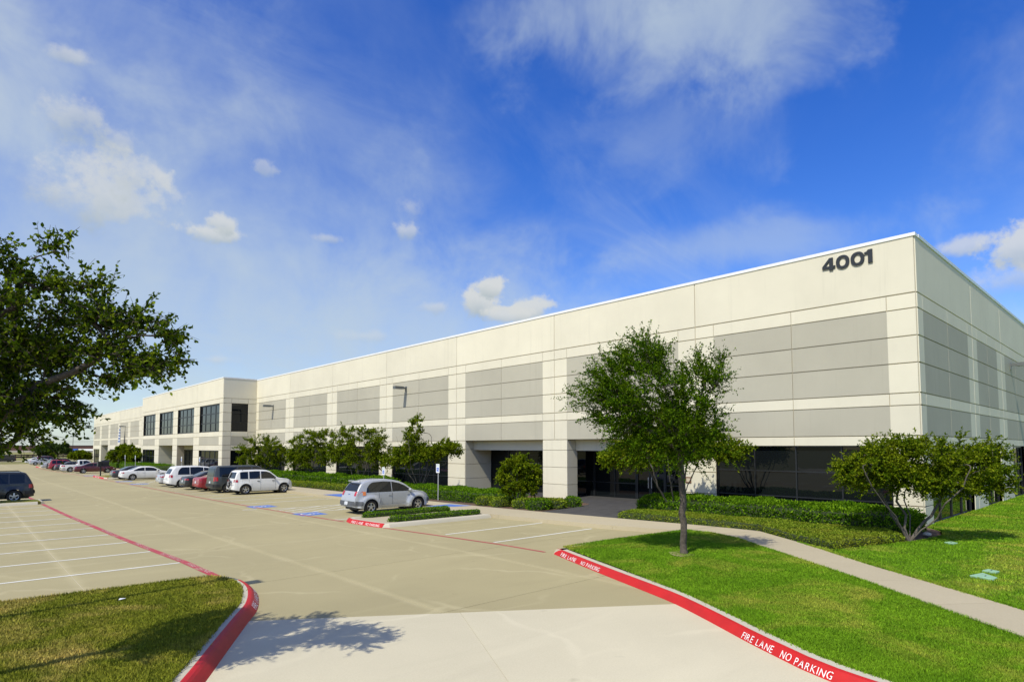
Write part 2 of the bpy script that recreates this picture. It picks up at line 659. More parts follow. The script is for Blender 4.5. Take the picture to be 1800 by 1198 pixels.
MAT['leaf_oak'] = leaf_mat('dark tree leaves', [(0, (.020, .045, .002)), (.5, (.050, .088, .004)), (.82, (.125, .175, .008)), (1, (.30, .37, .025))])
MAT['leaf_elm'] = leaf_mat('elm leaves', [(0, (.014, .046, .001)), (.6, (.048, .112, .002)), (1, (.17, .27, .006))], (.085, .130, .003), .5, .24)
MAT['leaf_holly'] = leaf_mat('olive shrub leaves', [(0, (.032, .068, .002)), (.6, (.095, .152, .004)), (1, (.27, .31, .012))], (.165, .190, .006), .55)
MAT['leaf_hedge'] = leaf_mat('hedge leaves', [(0, (.018, .062, .002)), (.55, (.075, .175, .004)), (1, (.23, .38, .014))], (.14, .25, .008), .4)
MAT['leaf_cover'] = leaf_mat('ground cover leaves', [(0, (.070, .115, .008)), (.6, (.175, .250, .016)), (1, (.31, .38, .035))], (.26, .25, .03), .5)
MAT['leaf_far'] = leaf_mat('far leaves', [(0, (.025, .050, .012)), (1, (.075, .110, .025))], None, 0, .2)
MAT['bark'] = M('bark', (.085, .070, .052), .95, .55, 11, 1.0, 60, fine=.7)
MAT['bark_grey'] = M('smooth grey bark', (.105, .090, .070), .85, .3, 7, .4, 30)
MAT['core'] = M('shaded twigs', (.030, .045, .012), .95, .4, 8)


# ------------------------------------------------------------------ ground
def smooth_line(pts, step=.35):
    P_ = [np.array(p, float) for p in pts]
    P_ = [2 * P_[0] - P_[1]] + P_ + [2 * P_[-1] - P_[-2]]
    out = []
    for i in range(1, len(P_) - 2):
        p0, p1, p2, p3 = P_[i - 1:i + 3]
        n = max(2, int(np.linalg.norm(p2 - p1) / step))
        for k in range(n):
            t = k / n
            out.append(.5 * ((2 * p1) + (-p0 + p2) * t + (2 * p0 - 5 * p1 + 4 * p2 - p3) * t * t + (-p0 + 3 * p1 - 3 * p2 + p3) * t ** 3))
    out.append(P_[-2])
    return [tuple(p) for p in out]


def offsets(line, closed=False):
    n = len(line)
    N = []
    for i in range(n):
        if closed:
            a, b = line[i - 1], line[(i + 1) % n]
        else:
            a, b = line[max(i - 1, 0)], line[min(i + 1, n - 1)]
        dx, dy = b[0] - a[0], b[1] - a[1]
        l = math.hypot(dx, dy) or 1
        N.append((-dy / l, dx / l))          # left of the direction of travel
    return N


def sweep(name, line, prof, mat, parent=None, side=1, zf=zg, closed=False, smooth=False):
    N = offsets(line, closed)
    m = len(prof)
    V, F = [], []
    for (x, y), (nx, ny) in zip(line, N):
        for o, h in prof:
            V.append((x + nx * o * side, y + ny * o * side, zf(y) + h))
    cnt = len(line)
    for i in range(cnt if closed else cnt - 1):
        j = (i + 1) % cnt
        for k in range(m - 1):
            F.append((i * m + k, j * m + k, j * m + k + 1, i * m + k + 1))
    if not closed:
        F.append(tuple(range(m)))
        F.append(tuple((cnt - 1) * m + k for k in range(m)))
    return mk(name, V, F, mat, parent, smooth)


KP = [(0, -.12), (0, 0), (.035, .06), (.07, .112), (.095, .138), (.13, .15), (.33, .15), (.33, -.1)]       # sloping face, rounded nose
RP = [(-.005, .002), (.031, .063), (.066, .116), (.092, .1425), (.129, .1545), (.145, .1545)]
KP2 = [(0, -.12), (0, 0), (.05, .06), (.10, .112), (.135, .138), (.18, .15), (.32, .15), (.32, -.1)]
RP2 = [(-.005, .002), (.046, .063), (.096, .116), (.132, .1425), (.179, .1545), (.20, .1545)]


def text_mesh(txt, size):
    cu = bpy.data.curves.new('t', 'FONT')
    cu.body = txt
    cu.size = size
    cu.offset = 0.0
    cu.space_character = 1.12
    to = bpy.data.objects.new('t', cu)
    col.objects.link(to)
    dg = bpy.context.evaluated_depsgraph_get()
    me = bpy.data.meshes.new_from_object(to.evaluated_get(dg))
    V = [tuple(v.co) for v in me.vertices]
    F = [tuple(p.vertices) for p in me.polygons]
    bpy.data.objects.remove(to)
    bpy.data.curves.remove(cu)
    bpy.data.meshes.remove(me)
    return V, F


def along(line, s):
    for (a, b) in zip(line[:-1], line[1:]):
        l = math.hypot(b[0] - a[0], b[1] - a[1])
        if s <= l:
            t = s / l
            return (a[0] + (b[0] - a[0]) * t, a[1] + (b[1] - a[1]) * t), ((b[0] - a[0]) / l, (b[1] - a[1]) / l)
        s -= l
    a, b = line[-2], line[-1]
    l = math.hypot(b[0] - a[0], b[1] - a[1])
    return b, ((b[0] - a[0]) / l, (b[1] - a[1]) / l)


def nearest_s(line, p):
    best, s, acc = 1e9, 0, 0
    for a, b in zip(line[:-1], line[1:]):
        l = math.hypot(b[0] - a[0], b[1] - a[1])
        d = math.hypot(a[0] - p[0], a[1] - p[1])
        if d < best:
            best, s = d, acc
        acc += l
    return s


def kerb_text(txt, line, s0, length, height, parent, mat, flip=1, v0=.02, prof=RP):
    """lettering painted on the upright kerb face; the line runs left to right as read"""
    rr = random.Random(int(s0 * 1000) + len(txt))
    glyphs, pen = [], 0.0
    for ch in txt:
        if ch == ' ':
            pen += .42
            continue
        V, F = text_mesh(ch, 1.0)
        x0, x1 = min(v[0] for v in V), max(v[0] for v in V)
        glyphs.append((ch, pen, x1 - x0, [(v[0] - x0, v[1]) for v in V], F))
        pen += x1 - x0 + .17
    k = length / (pen - .17)
    hmax = max(v[1] for g_ in glyphs for v in g_[3])

    def place(x, v, lift):
        (qx, qy), (tx, ty) = along(line, s0 + x)
        nx, ny = (-ty * flip, tx * flip)          # towards the kerb body
        o = float(np.interp(v, [q[1] for q in prof], [q[0] for q in prof])) - .006 - lift
        return (qx + nx * o, qy + ny * o, zg(qy) + v + .003 + lift)
    letters, bridges = MB(), MB()
    for ch, x0, w, V, F in glyphs:
        jy, js, sl = rr.uniform(-.003, .003), rr.uniform(.95, 1.05), rr.uniform(-.05, .05)
        letters.add([place((x0 + x + sl * y) * k, v0 + jy + y / hmax * height * js, 0) for x, y in V], F)
        cuts = {'O': (.5,), 'A': (.5,), 'G': (.55,)}.get(ch, ())
        for c in cuts:                              # the bridges of the stencil, left unpainted
            hw = .030
            xm = (x0 + w * c)
            bridges.add([place((xm + d) * k, v0 + t * height * 1.04, .0025) for d, t in ((-hw, -.03), (hw, -.03), (hw, .33), (-hw, .33), (-hw, .66), (hw, .66), (hw, 1.03), (-hw, 1.03))], [(0, 1, 2, 3), (4, 5, 6, 7)])
    o = letters.build('lettering', mat, parent, fix=False)
    bridges.build('stencil_bridges', MAT['red'], o, fix=False)
    return o


def flat_text(txt, o, ux, uy, length, height, z, parent, mat):
    V, F = text_mesh(txt, 1.0)
    xs = [v[0] for v in V]
    ys = [v[1] for v in V]
    x0, x1, y0, y1 = min(xs), max(xs), min(ys), max(ys)
    W_ = []
    for x, y, q in V:
        u = (x - x0) / (x1 - x0) * length
        v = (y - y0) / (y1 - y0) * height
        X, Y = o[0] + ux[0] * u + uy[0] * v, o[1] + ux[1] * u + uy[1] * v
        W_.append((X, Y, zg(Y) + z))
    return mk('lettering', W_, F, mat, parent, fix=False)


def sheet(name, poly, zf, mat, parent=None, thick=.25):
    """flat piece of ground with an edge; zf(x, y) is the height of its top"""
    n = len(poly)
    V = [(x, y, zf(x, y)) for x, y in poly] + [(x, y, zf(x, y) - thick) for x, y in poly]
    F = [tuple(range(n))] + [(i, (i + 1) % n, n + (i + 1) % n, n + i) for i in range(n)]
    me = bpy.data.meshes.new(name)
    me.from_pydata(V, [], F)
    bm = bmesh.new()
    bm.from_mesh(me)
    bmesh.ops.triangulate(bm, faces=[f for f in bm.faces if len(f.verts) > 4])
    bmesh.ops.recalc_face_normals(bm, faces=bm.faces)
    bm.to_mesh(me)
    bm.free()
    me.materials.append(mat)
    return link(name, me, parent)


def clip(poly, a, b):
    """keep what lies left of the line a->b"""
    out = []
    side = lambda p: (b[0] - a[0]) * (p[1] - a[1]) - (b[1] - a[1]) * (p[0] - a[0])
    for i, p in enumerate(poly):
        q = poly[(i + 1) % len(poly)]
        sp, sq = side(p), side(q)
        if sp >= 0:
            out.append(p)
        if (sp > 0 > sq) or (sp < 0 < sq):
            t = sp / (sp - sq)
            out.append((p[0] + (q[0] - p[0]) * t, p[1] + (q[1] - p[1]) * t))
    return out


# land out to the horizon
ys = [-2600, -300, -40, 14, 25, 45, 78, 115, 160, 240, 420, 3000]
V, F = [], []
xs_ = [-2600, -200, 0, 60, 300, 2600]
for y in ys:
    for x in xs_:
        V.append((x, y, zg(y) - .30 if y < 300 else -1.05))
for i in range(len(ys) - 1):
    for k in range(len(xs_) - 1):
        n = len(xs_)
        F.append((i * n + k, i * n + k + 1, (i + 1) * n + k + 1, (i + 1) * n + k))
tag(mk('ground', V, F, MAT['field']), 'wide grassy land reaching to the horizon behind the lot', None, None, 'structure')

# car park: joint filler sheet with separate concrete slabs
LOT_Y = [-30, -20, -10, -2, 4, 9.2, 14, 19.5, 25, 30, 35, 40, 45, 50.5, 56, 61.5, 67, 72.5, 78, 87, 96, 105, 115, 126, 137, 148, 160, 172]
LOT_X = [-34, -20, -9, -2.6, 2.1, 6.7, 11.0, 14.6, 18.4]
V, F = [], []
for y in LOT_Y:
    V += [(LOT_X[0], y, zg(y) - .006), (LOT_X[-1], y, zg(y) - .006)]
for i in range(len(LOT_Y) - 1):
    F.append((2 * i, 2 * i + 1, 2 * i + 3, 2 * i + 2))
lot = tag(mk('parking_lot', V, F, MAT['filler']), 'weathered tan concrete car park and drive aisle', None, None, 'structure')
AP_A, AP_B = (3.85, 11.07), (10.41, 6.63)
gap = .007
for i in range(len(LOT_Y) - 1):
    for k in range(len(LOT_X) - 1):
        x0, x1, y0, y1 = LOT_X[k] + gap, LOT_X[k + 1] - gap, LOT_Y[i] + gap, LOT_Y[i + 1] - gap
        # to the camera's side of the drive joint lies the paler apron
        p = clip([(x0, y0), (x1, y0), (x1, y1), (x0, y1)], AP_A, AP_B)
        if p and len(p) > 2:
            sheet('slab', p, lambda x, y: zg(y), MAT['lot'], lot, .1)
apron = tag(sheet('driveway_apron', [(1.2, 12.86), (12.4, 5.28), (12.4, -30), (-14, -30), (-14, 12.86)], lambda x, y: zg(y) - .0045, MAT['filler'], None, .05),
            'pale new concrete drive apron in front of the lot', None, None, 'structure')
dx, dy = AP_B[0] - AP_A[0], AP_B[1] - AP_A[1]
def onap(t, back=0.0):
    return (AP_A[0] + dx * t, AP_A[1] + dy * t)
J0 = onap(.47)
jd = (-1.31 / 2.885, -2.57 / 2.885)
J1 = (J0[0] + jd[0] * 4.7, J0[1] + jd[1] * 4.7)
J2 = (J0[0] + jd[0] * 30, J0[1] + jd[1] * 30)
A0, B0 = onap(-.4), onap(1.3)
for poly in ([A0, (J0[0] - .006, J0[1]), (J1[0] - .006, J1[1]), (A0[0] - 2.0, A0[1] - 3.2)],
             [(J0[0] + .006, J0[1]), B0, (B0[0] - 2.0, B0[1] - 5.2), (J1[0] + .006, J1[1])],
             [(A0[0] - 2.0, A0[1] - 3.215), (J1[0] - .006, J1[1] - .015), (J2[0] - .006, J2[1]), (-14, -28)],
             [(J1[0] + .006, J1[1] - .015), (B0[0] - 2.0, B0[1] - 5.215), (12, -28), (J2[0] + .006, J2[1])]):
    sheet('slab', poly, lambda x, y: zg(y) + .003, MAT['apron'], apron, .1)

# kerb beside the right-hand lawn, painted red as a fire lane
rk = smooth_line([(7.9, -22), (7.95, -6), (8.05, -1), (8.2, 1.6), (8.48, 3.11), (8.86, 3.95), (9.3, 4.75), (9.78, 5.55), (10.38, 6.62), (10.72, 7.4), (11.4, 9.1), (11.96, 10.45), (12.62, 12.0)])
rkrev = rk[::-1]
kerb_r = tag(sweep('kerb', rkrev, KP, MAT['kerb'], None, 1), 'concrete kerb with red fire lane face along the green lawn', None, None, 'structure')
sweep('red_paint', rkrev, RP, MAT['red'], kerb_r, 1)
kerb_text('FIRE LANE', rkrev, nearest_s(rkrev, (12.52, 11.75)), .95, .088, kerb_r, MAT['stencil'])
kerb_text('NO PARKING', rkrev, nearest_s(rkrev, (12.02, 10.62)), 1.0, .088, kerb_r, MAT['stencil'])
kerb_text('FIRE LANE', rkrev, nearest_s(rkrev, (9.32, 4.78)), .74, .088, kerb_r, MAT['stencil'])
kerb_text('NO PARKING', rkrev, nearest_s(rkrev, (8.84, 3.92)), .92, .088, kerb_r, MAT['stencil'])
# short kerb between the lawn and the last stall
k2 = [(12.64, 12.04), (12.95, 12.02), (15.4, 11.95), (18.55, 11.72)]
kerb_s = tag(sweep('kerb', k2, KP, MAT['kerb'], None, -1), 'plain concrete kerb between the last stall and the lawn', None, None, 'structure')

zl = lambda x, y: .148 + .05 * min(1, max(0, (x - 11) / 4)) + .10 * math.exp(-((x - 14.2) / 2.2) ** 2 - ((y - 8.2) / 2.6) ** 2)


def inset(line, d, side):
    return [(x + nx * d * side, y + ny * d * side) for (x, y), (nx, ny) in zip(line, offsets(line))]


PATH_LOW = [(18.5, 10.4), (18.0, 9.26), (16.6, 7.65), (15.45, 6.2), (14.35, 4.62), (13.1, 3.05), (11.9, 1.55), (10.5, -.2), (8.7, -2.6)]
PATH_HIGH = [(20.34, 9.63), (18.72, 7.69), (17.7, 6.5), (16.45, 5.1), (15.31, 3.66), (14.2, 2.25), (13.0, .75), (11.7, -.9), (9.7, -3.6)]
inner = inset(rkrev, .328, 1)
polyA = [p for p in inner if p[1] > -2.2] + [(8.3, -2.7)] + PATH_LOW[::-1] + [(18.55, 11.40), (15.4, 11.63), (13.1, 11.70)]


def mesh_poly(name, poly, zf, mat, cuts=2):
    """a patch of ground fine enough to follow zf"""
    bm = bmesh.new()
    vs_ = [bm.verts.new((x, y, 0)) for x, y in poly]
    f = bm.faces.new(vs_)
    if f.normal.z < 0:
        f.normal_flip()
    bmesh.ops.triangulate(bm, faces=bm.faces)
    for _ in range(cuts):
        es = [e for e in bm.edges if e.calc_length() > .9]
        if es:
            bmesh.ops.subdivide_edges(bm, edges=es, cuts=1)
            bmesh.ops.triangulate(bm, faces=bm.faces)
    for v in bm.verts:
        v.co.z = zf(v.co.x, v.co.y)
    bmesh.ops.recalc_face_normals(bm, faces=bm.faces)
    if sum(f.normal.z for f in bm.faces) < 0:
        bmesh.ops.reverse_faces(bm, faces=bm.faces)
    me = bpy.data.meshes.new(name)
    bm.to_mesh(me)
    bm.free()
    me.materials.append(mat)
    me.shade_smooth()
    return link(name, me)


lawnA = tag(mesh_poly('lawn', polyA, zl, MAT['lawn'], 5), 'green lawn between the red kerb and the sidewalk', None, None, 'structure')
zl2 = lambda x, y: .19 - .06 * min(1, max(0, (x - 18) / 8))
polyB = PATH_HIGH[::-1][:-1] + [(18.05, 6.36), (21.5, 5.4), (23.9, 5.15), (25.2, 5.5), (26.2, 6.25), (60, 6.25), (120, 6.25), (120, -40), (60, -40), (22, -40), (10, -6)]
lawnB = tag(mesh_poly('lawn', polyB, zl2, MAT['lawn'], 4), 'green lawn along the short side of the building', None, None, 'structure')

# dry island on the left with the dark tree
li = smooth_line([(-4.2, -3), (-2.0, .8), (0.2, 4.6), (1.45, 6.85), (2.48, 8.61), (2.96, 9.46), (3.41, 10.25), (3.84, 11.0), (4.2, 11.62), (4.5, 12.35), (4.72, 13.1), (4.80, 13.9), (4.70, 14.5), (4.45, 14.86), (4.1, 15.0), (2.7, 15.03), (0.7, 15.02), (-6, 15.0), (-16, 15.0)], .22)
kerb_l = tag(sweep('kerb', li, KP2, MAT['kerb'], None, 1), 'curved concrete kerb of the dry grass island, red along the drive', None, None, 'structure')
sred = [p for p in li if p[1] < 14.0 and p[0] > -3.9]
sweep('red_paint', sred, RP2, MAT['red'], kerb_l, 1)
kerb_text('FIRE LANE', sred, nearest_s(sred, (4.2, 11.62)), 1.0, .095, kerb_l, MAT['stencil'], prof=RP2)
kerb_text('NO PARKING', sred, nearest_s(sred, (4.62, 12.7)), 1.0, .095, kerb_l, MAT['stencil'], prof=RP2)
polyL = inset(li, .318, 1) + [(-16, -3)]
zl3 = lambda x, y: .15 + .05 * min(1, max(0, (3 - x) / 4))
lawnL = tag(mesh_poly('lawn', polyL, zl3, MAT['dry_lawn'], 5), 'dry patchy grass island at the left of the drive', None, None, 'structure')

# island farther up on the left, beside the parked dark SUV
isl = [(3.75, 43.5), (3.72, 45.3), (3.3, 46.0), (-1.5, 46.1), (-1.5, 43.4), (3.4, 43.3)]
isl = isl[::-1] if False else isl
tag(sweep('kerb', smooth_line(isl[:], .5), KP, MAT['kerb'], None, 1), 'low kerb of the grass strip beside the parked dark SUV', None, None, 'structure')
tag(sheet('lawn', [(3.55, 43.5), (3.53, 45.2), (3.2, 45.85), (-1.5, 45.95), (-1.5, 43.55), (3.3, 43.45)], lambda x, y: zg(y) + .155, MAT['dry_lawn']), 'dry grass strip beside the parked dark SUV', None, None, 'structure')

# sidewalk in front of the building
FRONT = [(18.6, 11.7), (17.95, 14.1), (17.6, 17.1), (17.45, 19.9), (17.35, 23.6), (17.3, 28), (17.3, 33), (17.3, 40), (17.3, 45), (17.25, 56), (17.2, 67), (17.2, 78), (17.1, 96), (17.1, 115), (17, 137), (17, 160), (17, 172)]
BACK = [(20.5, 11.3), (20.2, 13.4), (20.02, 15.5), (19.68, 19.65), (19.5, 23.6), (19.5, 28), (19.5, 33), (19.5, 40), (19.5, 45), (19.45, 56), (19.4, 67), (19.4, 78), (19.4, 96), (19.3, 115), (19.2, 137), (19.2, 160), (19.2, 172)]
walk = tag(empty('sidewalk'), 'pale concrete sidewalk along the front of the building', None, None, 'structure')
zw = lambda x, y: zg(y) + .15 + (.05 * min(1, max(0, (11 - y) / 3)))
for i in range(len(FRONT) - 1):
    a, b, c, d = FRONT[i], FRONT[i + 1], BACK[i + 1], BACK[i]
    n = max(1, int(math.hypot(b[0] - a[0], b[1] - a[1]) / 3.2))
    for k in range(n):
        t0, t1 = k / n, (k + 1) / n
        L_ = lambda p, q, t: (p[0] + (q[0] - p[0]) * t, p[1] + (q[1] - p[1]) * t)
        p0, p1, p2, p3 = L_(a, b, t0), L_(a, b, t1), L_(d, c, t1), L_(d, c, t0)
        e = .006
        sheet('slab', [(p0[0], p0[1] + e), (p1[0], p1[1] - e), (p2[0], p2[1] - e), (p3[0], p3[1] + e)], zw, MAT['walk'], walk, .3)
e = .012
for i in range(len(PATH_LOW) - 1):
    if i == 0:
        q = [PATH_LOW[0], PATH_LOW[1], PATH_LOW[2], PATH_HIGH[2], PATH_HIGH[1], PATH_HIGH[0]]
    elif i == 1:
        continue
    else:
        q = [PATH_LOW[i], PATH_LOW[i + 1], PATH_HIGH[i + 1], PATH_HIGH[i]]
    cx, cy = sum(p[0] for p in q) / len(q), sum(p[1] for p in q) / len(q)
    sheet('slab', [(cx + (x - cx) * .994, cy + (y - cy) * .994) for x, y in q], zw, MAT['walk'], walk, .3)
sheet('slab', [(18.6, 11.66), (18.49, 10.41), (20.35, 9.65), (20.5, 11.27)], zw, MAT['walk'], walk, .3)

# planting beds and the paved entrance
zb = lambda x, y: zg(y) + .13
bedA = [(20.36, 9.66), (20.52, 11.25), (20.06, 15.4), (21.2, 15.8), (26.4, 16.4), (26.4, 6.3), (25.2, 5.55), (23.9, 5.2), (21.5, 5.45), (18.1, 6.4), (18.76, 7.68)]
tag(sheet('planting_bed', bedA, zb, MAT['soil']), 'mulched bed under the hedge at the near corner', None, None, 'structure')
for a, b in ((19.72, 25), (25, 45), (45, 74)):
    tag(sheet('planting_bed', [(19.53, a if a > 20 else 23), (19.5, b), (26.4, b), (26.4, a), (22.5, a if a > 20 else 20.1), (19.74, a)] if a < 20 else [(19.52, a), (19.52, b), (26.4, b), (26.4, a)], zb, MAT['soil']),
        {19.72: 'mulched bed of round shrubs left of the entrance', 25: 'mulched bed behind the silver car', 45: 'mulched bed behind the white and dark vans'}[a], None, None, 'structure')
tag(sheet('planting_bed', [(19.45, 74), (19.45, 172), (26.4, 172), (26.4, 115), (22.6, 115), (22.6, 74)], zb, MAT['soil']), 'bed in front of the far wing', None, None, 'structure')
tag(sheet('entrance_paving', [(19.72, 19.55), (20.05, 15.55), (21.15, 15.95), (26.3, 16.5), (28.7, 16.5), (28.7, 33.3), (26.3, 33.3), (26.3, 24.0), (24.4, 20.6), (22.4, 19.85)], lambda x, y: zg(y) + .146, MAT['pavers']),
    'dark grey paving leading to the glass entrance', None, None, 'structure')

# islands with kerbs in the right-hand rows
nose = [(12.35, 20.42), (17.4, 20.3), (17.4, 23.75), (12.5, 23.85), (12.15, 23.6), (11.98, 23.0), (12.04, 21.2), (12.12, 20.62)]
nk = tag(sweep('kerb', nose, KP, MAT['kerb'], None, 1, closed=True), 'kerb of the hedge island beside the silver car', None, None, 'structure')
rn = [(12.15, 23.6), (11.98, 23.0), (12.04, 21.2), (12.12, 20.62)]
sweep('red_paint', rn, RP, MAT['red'], nk, 1)
kerb_text('FIRE LANE', rn, .75, .9, .088, nk, MAT['stencil'])
kerb_text('NO PARKING', rn, 1.85, .95, .088, nk, MAT['stencil'])
tag(sheet('island_walk', inset(nose + [nose[0]], .32, 1)[:-1], lambda x, y: zg(y) + .148, MAT['walk']), 'concrete strip on the hedge island beside the silver car', None, None, 'structure')
mi = [(12.3, 80.1), (17.1, 80.0), (17.1, 88.1), (12.4, 88.1), (11.95, 87.4), (11.9, 80.8)]
mk_ = tag(sweep('kerb', mi, KP, MAT['kerb'], None, 1, closed=True), 'kerb of the island with the black mailbox', None, None, 'structure')
sweep('red_paint', [(12.4, 88.1), (11.95, 87.4), (11.9, 80.8), (12.3, 80.1)], RP, MAT['red'], mk_, 1)
kerb_text('FIRE LANE', [(11.95, 87.4), (11.9, 80.8)], 1.4, 3.0, .1, mk_, MAT['stencil'])
tag(sheet('lawn', inset(mi + [mi[0]], .32, 1)[:-1], lambda x, y: zg(y) + .149, MAT['dry_lawn']), 'low green planting round the black mailbox', None, None, 'structure')
fi = [(11.3, 139.0), (17, 139.0), (17, 144.5), (11.4, 144.5), (10.7, 143.6), (10.6, 140)]
fk = tag(sweep('kerb', fi, KP, MAT['kerb'], None, 1, closed=True), 'kerb of the farthest island by the silver coupe', None, None, 'structure')
sweep('red_paint', [(11.4, 144.5), (10.7, 143.6), (10.6, 140), (11.3, 139.0)], RP, MAT['red'], fk, 1)
tag(sheet('lawn', inset(fi + [fi[0]], .32, 1)[:-1], lambda x, y: zg(y) + .149, MAT['dry_lawn']), 'low planting on the farthest island', None, None, 'structure')


# painted lines
def strip(name, pts, width, mat, parent, z=.006):
    line = []
    for a, b in zip(pts[:-1], pts[1:]):
        n = max(1, int(math.hypot(b[0] - a[0], b[1] - a[1]) / 1.5))
        line += [(a[0] + (b[0] - a[0]) * k / n, a[1] + (b[1] - a[1]) * k / n) for k in range(n)]
    line.append(pts[-1])
    N = offsets(line)
    V = []
    for (x, y), (nx, ny) in zip(line, N):
        V += [(x - nx * width / 2, y - ny * width / 2, zg(y) + z), (x + nx * width / 2, y + ny * width / 2, zg(y) + z)]
    F = [(2 * i, 2 * i + 1, 2 * i + 3, 2 * i + 2) for i in range(len(line) - 1)]
    return mk(name, V, F, mat, parent)


LRED = [(4.62, 15.08), (4.58, 18), (4.44, 20.6), (4.28, 24.0), (4.10, 28.6), (3.84, 35), (3.62, 43.3)]
strip('red_line', LRED, .19, MAT['redline'], lot)
strip('red_line', [(3.6, 46.1), (3.45, 52), (3.3, 58), (2.9, 90), (2.2, 170)], .19, MAT['redline'], lot)
RRED = [(12.66, 12.4), (12.62, 14.3), (12.42, 17.3), (12.17, 20.6)]
strip('red_line', RRED, .11, MAT['redline'], lot)
strip('red_line', [(12.05, 23.6), (11.84, 28.2), (11.65, 33.9), (11.45, 42), (11.49, 49.5), (11.7, 66), (11.72, 80.1)], .11, MAT['redline'], lot)
strip('red_line', [(11.75, 88.2), (10.97, 106.2), (10.5, 125), (10.3, 140)], .12, MAT['redline'], lot)
for (x, y, t) in ((4.58, 16.0, 'FIRE LANE'), (4.5, 18.3, 'NO PARKING'), (4.36, 21.2, 'FIRE LANE'), (4.16, 26.0, 'NO PARKING'), (3.88, 32.0, 'FIRE LANE')):
    # painted to be read from the stalls
    flat_text(t, (x - .07, y + 1.7), (.045, -1), (1, .045), 1.7, .13, .010, lot, MAT['faded_stencil'])
for y in (18.0, 20.65, 23.3, 25.95, 28.55, 31.05, 33.5, 36.0, 38.5, 41.0, 48.6, 51.2, 53.8):
    xr = float(np.interp(y, [p[1] for p in LRED], [p[0] for p in LRED])) - .12
    strip('parking_line', [(xr, y), (-1.0, y)], .10, MAT['white_paint'], lot)
for y in (14.78, 17.38):
    strip('parking_line', [(12.75, y), (17.6, y)], .10, MAT['white_paint'], lot)
for y in (24.5, 28.5, 31.1, 35.3, 38.0, 40.7, 43.5, 46.3, 49.0, 51.8, 54.6, 57.4, 60.2, 63.0, 65.8, 69.5, 73.2, 76.4, 79.6, 90.8, 93.6, 96.4, 99.2, 102, 104.8, 107.6, 110.4, 114, 118, 122, 126, 130, 134):
    xl = float(np.interp(y, [20, 28, 42, 80, 106, 135], [12.3, 11.95, 11.6, 11.85, 11.1, 10.4]))
    strip('parking_line', [(xl, y), (17.2, y)], .10, MAT['white_paint'], lot)
for a, b in (((11.95, 30.3), (13.1, 31.05)), ((11.95, 29.55), (14.4, 31.05)), ((11.95, 28.8), (15.7, 31.05)), ((12.9, 28.55), (17.0, 31.0)), ((14.2, 28.55), (17.1, 30.3)), ((15.5, 28.55), (17.1, 29.5))):
    strip('hatch_line', [a, b], .09, MAT['white_paint'], lot)          # hatched aisle beside the accessible stall
strip('parking_line', [G(426, 896)[:2], G(452, 895)[:2]], .12, MAT['white_paint'], lot)
for k in range(5):
    strip('hatch_line', [(12.4 + k, 66.0), (13.9 + k * .8, 69.4)], .09, MAT['white_paint'], lot)


def blue_patch(x, y, s):
    o = strip('blue_patch', [(x, y), (x + s, y)], s, MAT['blue_paint'], lot, .005)
    mb = MB()
    z = zg(y) + .011
    cx, cy = x + s * .5, y

    def P2(a, b):
        return (cx + a * s, cy + b * s, z)

    def ring(ca, cb, r0, r1, a0, a1, n=14):
        V, F = [], []
        for i in range(n + 1):
            t = R(a0 + (a1 - a0) * i / n)
            V += [P2(ca + r0 * math.cos(t), cb + r0 * math.sin(t)), P2(ca + r1 * math.cos(t), cb + r1 * math.sin(t))]
        for i in range(n):
            F.append((2 * i, 2 * i + 1, 2 * i + 3, 2 * i + 2))
        mb.add(V, F)

    def bar(a, b, w):
        dx_, dy_ = b[0] - a[0], b[1] - a[1]
        l = math.hypot(dx_, dy_)
        nx, ny = -dy_ / l * w / 2, dx_ / l * w / 2
        mb.add([P2(a[0] + nx, a[1] + ny), P2(b[0] + nx, b[1] + ny), P2(b[0] - nx, b[1] - ny), P2(a[0] - nx, a[1] - ny)], [(0, 1, 2, 3)])
    # wheelchair user, head towards the building
    ring(.34, .06, 0, .065, 0, 360)
    bar((.26, .05), (-.02, .02), .07)
    bar((.12, .04), (.10, -.16), .06)
    bar((-.02, .02), (-.03, -.22), .07)
    bar((-.03, -.20), (-.28, -.28), .07)
    ring(-.12, .03, .17, .23, 60, 300)
    mb.build('wheelchair_symbol', MAT['white_paint'], o, fix=False)


blue_patch(11.72, 27.6, 1.25)
blue_patch(11.45, 33.0, 1.25)
blue_patch(11.75, 71.6, 1.4)
blue_patch(11.7, 64.4, 1.4)
blue_patch(11.6, 91.8, 1.4)
for q in ([(17.34, 33.6), (17.34, 36.9), (18.9, 36.6), (18.2, 34.4)], [(17.5, 25.6), (18.4, 24.4), (19.4, 24.2), (19.1, 25.7)]):
    mb = MB().add([(x, y, zg(y) + .158) for x, y in q], [(0, 1, 2, 3)])
    mb.build('blue_ramp', MAT['blue_paint'], walk)
# far road and farmland beyond the lot
tag(sheet('road', [(-200, 206), (-200, 214), (400, 232), (400, 224)], lambda x, y: -.93, MAT['walk'], None, .1), 'pale country road beyond the far end of the lot', None, None, 'structure')


# ------------------------------------------------------------------ the office and warehouse building
bld = tag(empty('office_building', (26.2, 6.2, 0)), 'long cream and grey tilt-up concrete building with dark tinted windows', 'building')
bo = Vector((26.2, 6.2, 0))
X0, YC, XB = 26.2, 6.2, 22.4
PM = lambda u, z, o: (X0 - o, u, z)             # long facade
PS = lambda u, z, o: (u, YC - o, z)             # short facade
PB = lambda u, z, o: (XB - o, u, z)             # front of the projecting entrance block
PR = lambda u, z, o: (u, 74.0 - o, z)           # near flank of the block


def kid(o):
    """hang a mesh built in world coordinates on the building"""
    o.parent = bld
    o.matrix_parent_inverse = Matrix.Translation(-bo)
    return o


def sub(o, parent):
    o.parent = parent
    return o


PROUD = .032


